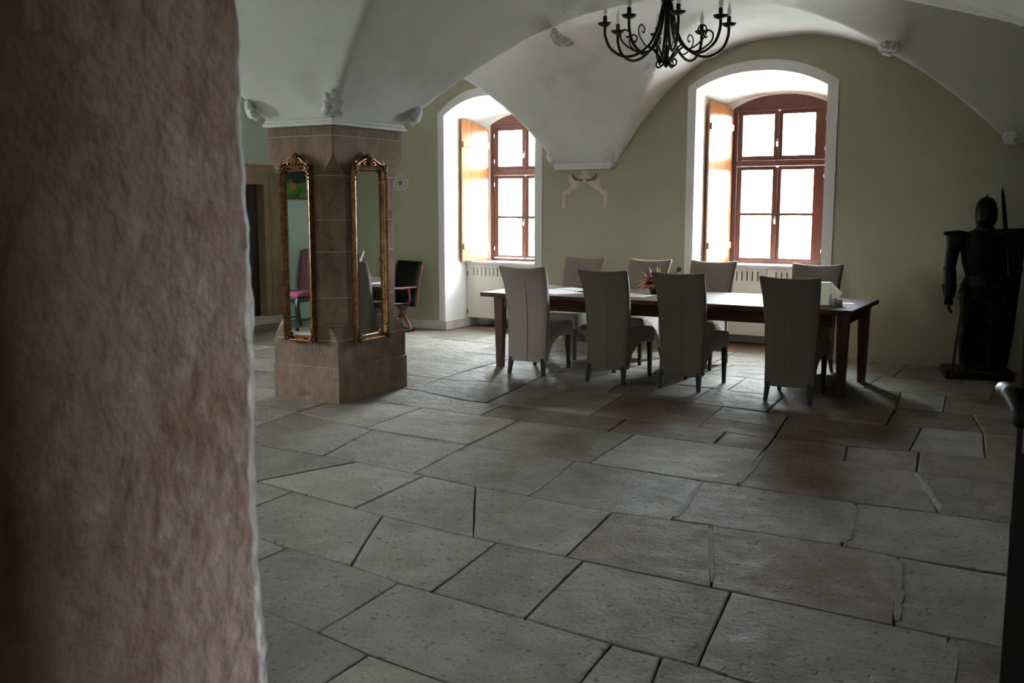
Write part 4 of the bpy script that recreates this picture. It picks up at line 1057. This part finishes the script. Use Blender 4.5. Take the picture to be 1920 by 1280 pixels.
# ------------------------------------------------------------------ suit of armour in the dark corner
def armour():
    o = tag(empty('suit_of_armour', (-0.86, 10.42, 0), R(14)), 'dark suit of armour with raised blade standing on a plinth in the corner', 'armour')
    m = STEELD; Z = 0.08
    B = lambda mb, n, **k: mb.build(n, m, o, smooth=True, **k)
    MB().box((-.30, -.24, 0), (.30, .22, Z)).build('plinth', BLACKW, o, bevel=0.01)
    # legs: thigh, knee and greave in one swept shape, then the foot
    for s in (-1, 1):
        B(MB().tube([(s * .09, 0, .84), (s * .10, -.01, .70), (s * .105, -.015, .56), (s * .105, -.035, .51), (s * .105, -.015, .46), (s * .108, .01, .34), (s * .11, 0, .20), (s * .112, 0, Z + .05)], [.082, .085, .068, .070, .060, .068, .050, .045], 12), 'leg_plate')
        B(MB().blob((s * .105, -.055, .51), (.055, .03, .06), 10, 6), 'knee_cop')
        B(MB().tube([(s * .112, .05, Z + .03), (s * .115, -.03, Z + .04), (s * .12, -.12, Z + .03), (s * .122, -.19, Z + .015)], [.035, .046, .040, .014], 10, flat=(.8, 1.0)), 'sabaton')
    # skirt of hoops, waist, breastplate, gorget
    B(MB().lathe([(.215, .74), (.22, .75), (.205, .80), (.21, .81), (.19, .86), (.195, .87), (.165, .93), (.15, .97)], 20, sx=1, sy=.78), 'tasset_skirt')
    B(MB().lathe([(.145, .95), (.15, .98), (.185, 1.08), (.205, 1.20), (.20, 1.30), (.16, 1.37), (.09, 1.41)], 20, sx=1, sy=.80), 'breastplate')
    B(MB().lathe([(.10, 1.37), (.095, 1.40), (.075, 1.44), (.085, 1.47)], 16), 'gorget')
    # helmet: skull, visor beak and crest
    hm = B(MB().lathe([(.075, 1.43), (.098, 1.47), (.105, 1.54), (.104, 1.60), (.092, 1.655), (.06, 1.695), (.02, 1.712), (.002, 1.714)], 18, sx=.92, sy=1.08), 'helmet')
    vi = MB().rings([[(x * w, y, z) for x, z in ((-.09, 1.49), (.09, 1.49), (.09, 1.60), (-.09, 1.60))] for y, w, in ((-.075, 1.0), (-.115, .72), (-.15, .15))]).build('visor', m, hm)
    MB().box((-.075, -.127, 1.575), (.075, -.110, 1.583)).build('eye_slit', DARKGAP, hm)
    MB().tube([(0, -.09, 1.665), (0, 0, 1.722), (0, .09, 1.67)], .010, 6).build('crest_ridge', m, hm)
    for s in (-1, 1):
        # flared pauldron standing up at the shoulder
        B(MB().rings([[(s * (.16 + .0 * k), -.08, 1.36), (s * .30, -.08, 1.385 - .0), (s * .33, -.07, 1.30), (s * .28, -.075, 1.22), (s * .17, -.08, 1.24)], [(s * .16, .08, 1.37), (s * .30, .08, 1.39), (s * .33, .07, 1.30), (s * .28, .075, 1.22), (s * .17, .08, 1.24)]]) if False else
          MB().lathe([(.02, 1.40), (.085, 1.385), (.105, 1.33), (.10, 1.25), (.085, 1.20)], 14, (s * .235, 0, 0), sx=.95, sy=.9), 'pauldron')
        B(MB().box((s * .30 - .055, -.06, 1.345), (s * .30 + .035, .06, 1.385)), 'shoulder_haute_piece', bevel=0.01)
    def hand(base, d, side, s):
        d = Vector(d).normalized(); sd = Vector(side).normalized(); b = Vector(base); mb = MB()
        mb.tube([b, b + d * .045, b + d * .085], [.030, .042, .040], 10, flat=(.6, 1))
        for q, (off, ln) in enumerate(((-.027, .075), (-.009, .088), (.009, .084), (.027, .066))):
            p = b + d * .075 + sd * off; nrm = d.cross(sd)
            mb.tube([p, p + d * ln * .5 + nrm * .004, p + d * ln * .85 + nrm * .022, p + d * ln + nrm * .035], [.010, .0095, .0085, .006], 6)
        p = b + d * .02 + sd * .034
        mb.tube([p, p + d * .03 + sd * .018, p + d * .06 + sd * .022], [.011, .010, .007], 6)
        return B(mb, 'gauntlet_hand')
    # hanging right arm, out to the picture's left
    B(MB().tube([(-.25, 0, 1.30), (-.275, .0, 1.18), (-.285, .0, 1.06)], [.066, .062, .052], 12), 'upper_arm_plate')
    B(MB().blob((-.287, .01, 1.03), (.058, .062, .062), 10, 6), 'elbow_cop')
    B(MB().tube([(-.285, 0, 1.02), (-.285, -.05, .92), (-.29, -.10, .80)], [.055, .058, .044], 12), 'forearm_plate')
    B(MB().lathe([(.046, .0), (.055, .04), (.070, .12)], 12).move(Matrix.Translation((-.292, -.11, .765)) @ Matrix.Rotation(R(-20), 4, 'X')), 'gauntlet_cuff')
    hand((-.295, -.115, .775), (-.05, -.25, -1), (0, 1, -.2), -1)
    # left arm bent forward holding the sword hilt, blade over the shoulder
    B(MB().tube([(.25, 0, 1.30), (.285, -.01, 1.18), (.29, -.02, 1.07)], [.066, .062, .052], 12), 'upper_arm_plate')
    B(MB().blob((.292, -.02, 1.04), (.058, .062, .062), 10, 6), 'elbow_cop')
    B(MB().tube([(.29, -.03, 1.04), (.26, -.13, 1.09), (.225, -.22, 1.15)], [.055, .056, .042], 12), 'forearm_plate')
    hand((.222, -.225, 1.155), (-.45, -.45, .55), (.6, -.6, .1), 1)
    sw = MB(); a = Vector((.17, -.27, 1.10)); d = Vector((-.06, .20, .72)).normalized()
    sw.tube([a - d * .10, a, a + d * .12], [.014, .013, .013], 8)
    so = sw.build('sword_grip', BLACKW, o, smooth=True)
    MB().tube([a + d * .12 + Vector((-.09, 0, .0)), a + d * .12, a + d * .12 + Vector((.09, 0, 0))], .012, 8).build('cross_guard', m, so, smooth=True)
    MB().tube([a + d * .12, a + d * .4, a + d * .66, a + d * .73], [.022, .022, .018, .002], 6, flat=(.25, 1)).build('blade', m, so)
    # cloak and shield hanging behind the left shoulder
    B(MB().rings([[(.02, .10, 1.40), (.36, .08, 1.42), (.37, .10, 1.42), (.02, .12, 1.40)], [(.0, .13, 1.0), (.36, .11, 1.0), (.37, .14, 1.0), (.0, .16, 1.0)], [(-.03, .16, .40), (.33, .15, .40), (.34, .18, .40), (-.03, .19, .40)], [(-.03, .17, Z), (.30, .17, Z), (.31, .20, Z), (-.03, .20, Z)]]), 'cloak')
    # thin staff leaning to the floor on the picture's left
    st = tag(MB().tube([(-1.045, 10.10, 0.0), (-1.02, 10.16, .40), (-.985, 10.235, .85)], [.012, .012, .010], 8).build('walking_staff', mat('dark_red_staff', (0.06, 0.02, 0.014), .5), None), 'thin dark red staff leaning against the suit of armour', 'staff')
armour()

# ------------------------------------------------------------------ the open door leaf at the picture's right edge
def door_leaf():
    hx, hy = 0.42, 1.13; ex, ey = -0.098, 2.36
    L_ = math.hypot(ex - hx, ey - hy); ang = math.atan2(ey - hy, ex - hx)
    o = struct(empty('door_2', (hx, hy, 0), ang))
    for k in range(6):
        a, b = L_ * k / 6 + .002, L_ * (k + 1) / 6 - .002
        MB().box((a, -.028, 0.012), (b, .012, 2.30)).build('plank', LEAFW, o, bevel=0.004)
    for z in (.35, 1.75): MB().box((.03, -.05, z), (L_ - .03, -.028, z + .14)).build('ledge_board', LEAFW, o, bevel=0.006)
    # lever handle on the face turned to the room's left (+y side of the leaf)
    hz = 1.245; x = L_ - 0.075
    h = MB().box((x - .022, .012, hz - .13), (x + .022, .018, hz + .10)).build('handle_plate', IRON, o, bevel=0.003)
    mb = MB().tube([(x, .015, hz), (x, .062, hz)], .012, 10)
    mb.tube(spline([(x + .012, .066, hz + .006), (x - .03, .072, hz + .012), (x - .07, .074, hz + .006), (x - .100, .070, hz - .018), (x - .092, .066, hz - .040), (x - .07, .064, hz - .034)], 5), [.016] * 8 + [.019] * 12 + [.015] * 6, 10)
    mb.build('lever', IRON, h, smooth=True)
door_leaf()

# ------------------------------------------------------------------ what the left mirror looks at: picture, chair, dried plant
def picture_mat():
    m = bpy.data.materials.new('green_landscape_print'); N, L = nodes_of(m); b = N['Principled BSDF']; b.inputs['Roughness'].default_value = .35
    g = N.new('ShaderNodeNewGeometry'); n = N.new('ShaderNodeTexNoise'); n.inputs['Scale'].default_value = 5; L.new(g.outputs['Position'], n.inputs['Vector'])
    cr = N.new('ShaderNodeValToRGB'); e = cr.color_ramp.elements
    e[0].position = .36; e[0].color = (.01, .015, .02, 1); e[1].position = .6; e[1].color = (.10, .24, .02, 1)
    q = e.new(.45); q.color = (.05, .12, .015, 1)
    L.new(n.outputs['Fac'], cr.inputs[0]); L.new(cr.outputs[0], b.inputs['Base Color']); return m
pc = tag(empty('framed_picture', (XL, 1.70, 1.74)), 'green landscape picture with a dark shape, seen in the left mirror', 'picture')
MB().box((0, -.40, 0), (.02, .62, .80)).build('canvas', picture_mat(), pc)
mb = MB()
for a, b in (((0, -.43, -.03), (.03, .65, 0.0)), ((0, -.43, .80), (.03, .65, .83)), ((0, -.43, 0), (.03, -.40, .80)), ((0, .62, 0), (.03, .65, .80))): mb.box(a, b)
mb.build('frame', mat('thin_brown_frame', (.16, .07, .03), .4), pc)
PR = mat('poster_red', (.55, .08, .05), .4); PK = mat('poster_black', (.008, .009, .012), .35)
MB().prism([(.0, .11), (.10, .11), (.105, .20), (.005, .21)], lambda p: (.019, p[0], p[1]), lambda p: (.0225, p[0], p[1])).build('red_patch', PR, pc)
MB().prism([(-.40, .30), (-.15, .21), (.05, .19), (.10, .28), (.12, .42), (.10, .62), (-.38, .74)], lambda p: (.019, p[0], p[1]), lambda p: (.0215, p[0], p[1])).build('black_shape', PK, pc)

def side_chair():
    o = tag(empty('carved_side_chair', (-9.12, 2.52, 0), R(0)), 'dark carved chair with a magenta seat and burgundy back, seen in the left mirror', 'chair')
    SE = mat('magenta_brocade', (.13, .012, .05), .7, color2=(.32, .07, .13), var_scale=22)
    sheet_body([(-.22, .43), (.24, .43), (.25, .46), (.20, .495), (0, .505), (-.2, .495), (-.225, .46)], lambda y, z: lerp(.20, .235, (y + .22) / .46), rim=.02).build('seat_cushion', SE, o, smooth=True)
    mb = MB()
    for s in (-1, 1): mb.box((s * .21 - .018, -.20, .37), (s * .21 + .018, .22, .43))
    mb.box((-.20, .205, .36), (.20, .24, .43)); mb.box((-.18, -.22, .37), (.18, -.19, .43)); mb.build('seat_rail', BLACKW, o, bevel=.004)
    for s in (-1, 1):
        MB().tube(spline([(s * .205, .21, .42), (s * .225, .25, .32), (s * .205, .225, .18), (s * .20, .215, .06), (s * .215, .25, .015)], 4), [.034] * 5 + [.028] * 5 + [.020] * 6 + [.028], 9).build('cabriole_leg', BLACKW, o, smooth=True)
        MB().tube(spline([(s * .18, -.26, 0), (s * .18, -.21, .25), (s * .18, -.20, .45), (s * .185, -.24, .75), (s * .17, -.29, 1.0)], 4), .02, 8).build('back_post', BLACKW, o, smooth=True)
        MB().tube([(s * .19, .20, .13), (s * .18, -.22, .13)], .011, 8).build('stretcher', BLACKW, o)
    sheet_body([(-.205, .50), (-.225, .75), (-.275, .99), (-.27, 1.02), (-.31, 1.02), (-.275, .75), (-.24, .50)], lambda y, z: .175, rim=.015, dip=-.03).build('backrest', BURG, o, smooth=True)
side_chair()
def plant():
    t = tag(empty('pedestal_table', (-9.64, 2.36, 0)), 'small dark pedestal table beside the carved chair, seen in the left mirror', 'table')
    MB().lathe([(.14, 0), (.12, .02), (.03, .05), (.022, .30), (.028, .62), (.05, .66)], 14).build('pedestal', BLACKW, t, smooth=True)
    MB().lathe([(.15, .66), (.17, .665), (.17, .68), (.001, .682)], 18).build('table_top', BLACKW, t, smooth=True)
    o = tag(empty('dried_grass_vase', (-9.64, 2.36, .682)), 'brown dried grasses in a dark vase, seen in the left mirror', 'plant')
    MB().lathe([(.04, 0), (.06, .05), (.05, .12), (.03, .15), (.035, .165), (.028, .16), (.02, .1)], 14).build('vase', BLACKW, o, smooth=True)
    r = random.Random(5); G = mat('brown_dried_grass', (.20, .11, .05), .8)
    for k in range(26):
        a = r.uniform(0, 6.28); e = r.uniform(.02, .14); h = r.uniform(.28, .46)
        MB().tube([(0, 0, .12), (math.cos(a) * e * .5, math.sin(a) * e * .5, .12 + h * .6), (math.cos(a) * e, math.sin(a) * e, .12 + h)], [.003, .005, .008], 4).build('grass_plume', G, o)
plant()

# ------------------------------------------------------------------ outdoors, far below and beyond the windows
GR_ = mat('distant_meadow', (.16, .165, .145), .9, var=.3, var_scale=.05)
struct(MB().add([(-300, -300, -7), (300, -300, -7), (300, 300, -7), (-300, 300, -7)], [(0, 1, 2, 3)]).build('ground_outside', GR_))
TRK = mat('tree_bark', (.10, .07, .05), .9); LEAF = mat('pale_spring_foliage', (.20, .30, .12), .8, var=.3, var_scale=.6)
for k, (x, y, s, lab) in enumerate([(-42, 95, 5.2, 'pale green tree far outside, seen low in the left panes above the table'), (-60, 110, 6.0, 'broad hazy tree far outside the window nearest the pillar'), (-33, 120, 5.0, 'small hazy tree far outside, seen low in the right panes above the table')]):
    t = tag(empty('distant_tree', (x, y, -6.2)), lab, 'tree', 'trees far outside the windows')
    MB().tube([(0, 0, 0), (.2, 0, s * .5), (0, 0, s)], [.35, .28, .15], 8).build('trunk', TRK, t)
    mb = MB(); r = random.Random(k)
    for q in range(16):
        a = r.uniform(0, 6.28); d = r.uniform(0, s * .35); mb.blob((math.cos(a) * d, math.sin(a) * d, s * r.uniform(.7, 1.25)), [s * r.uniform(.18, .3)] * 3, 8, 6)
    mb.build('crown', LEAF, t)
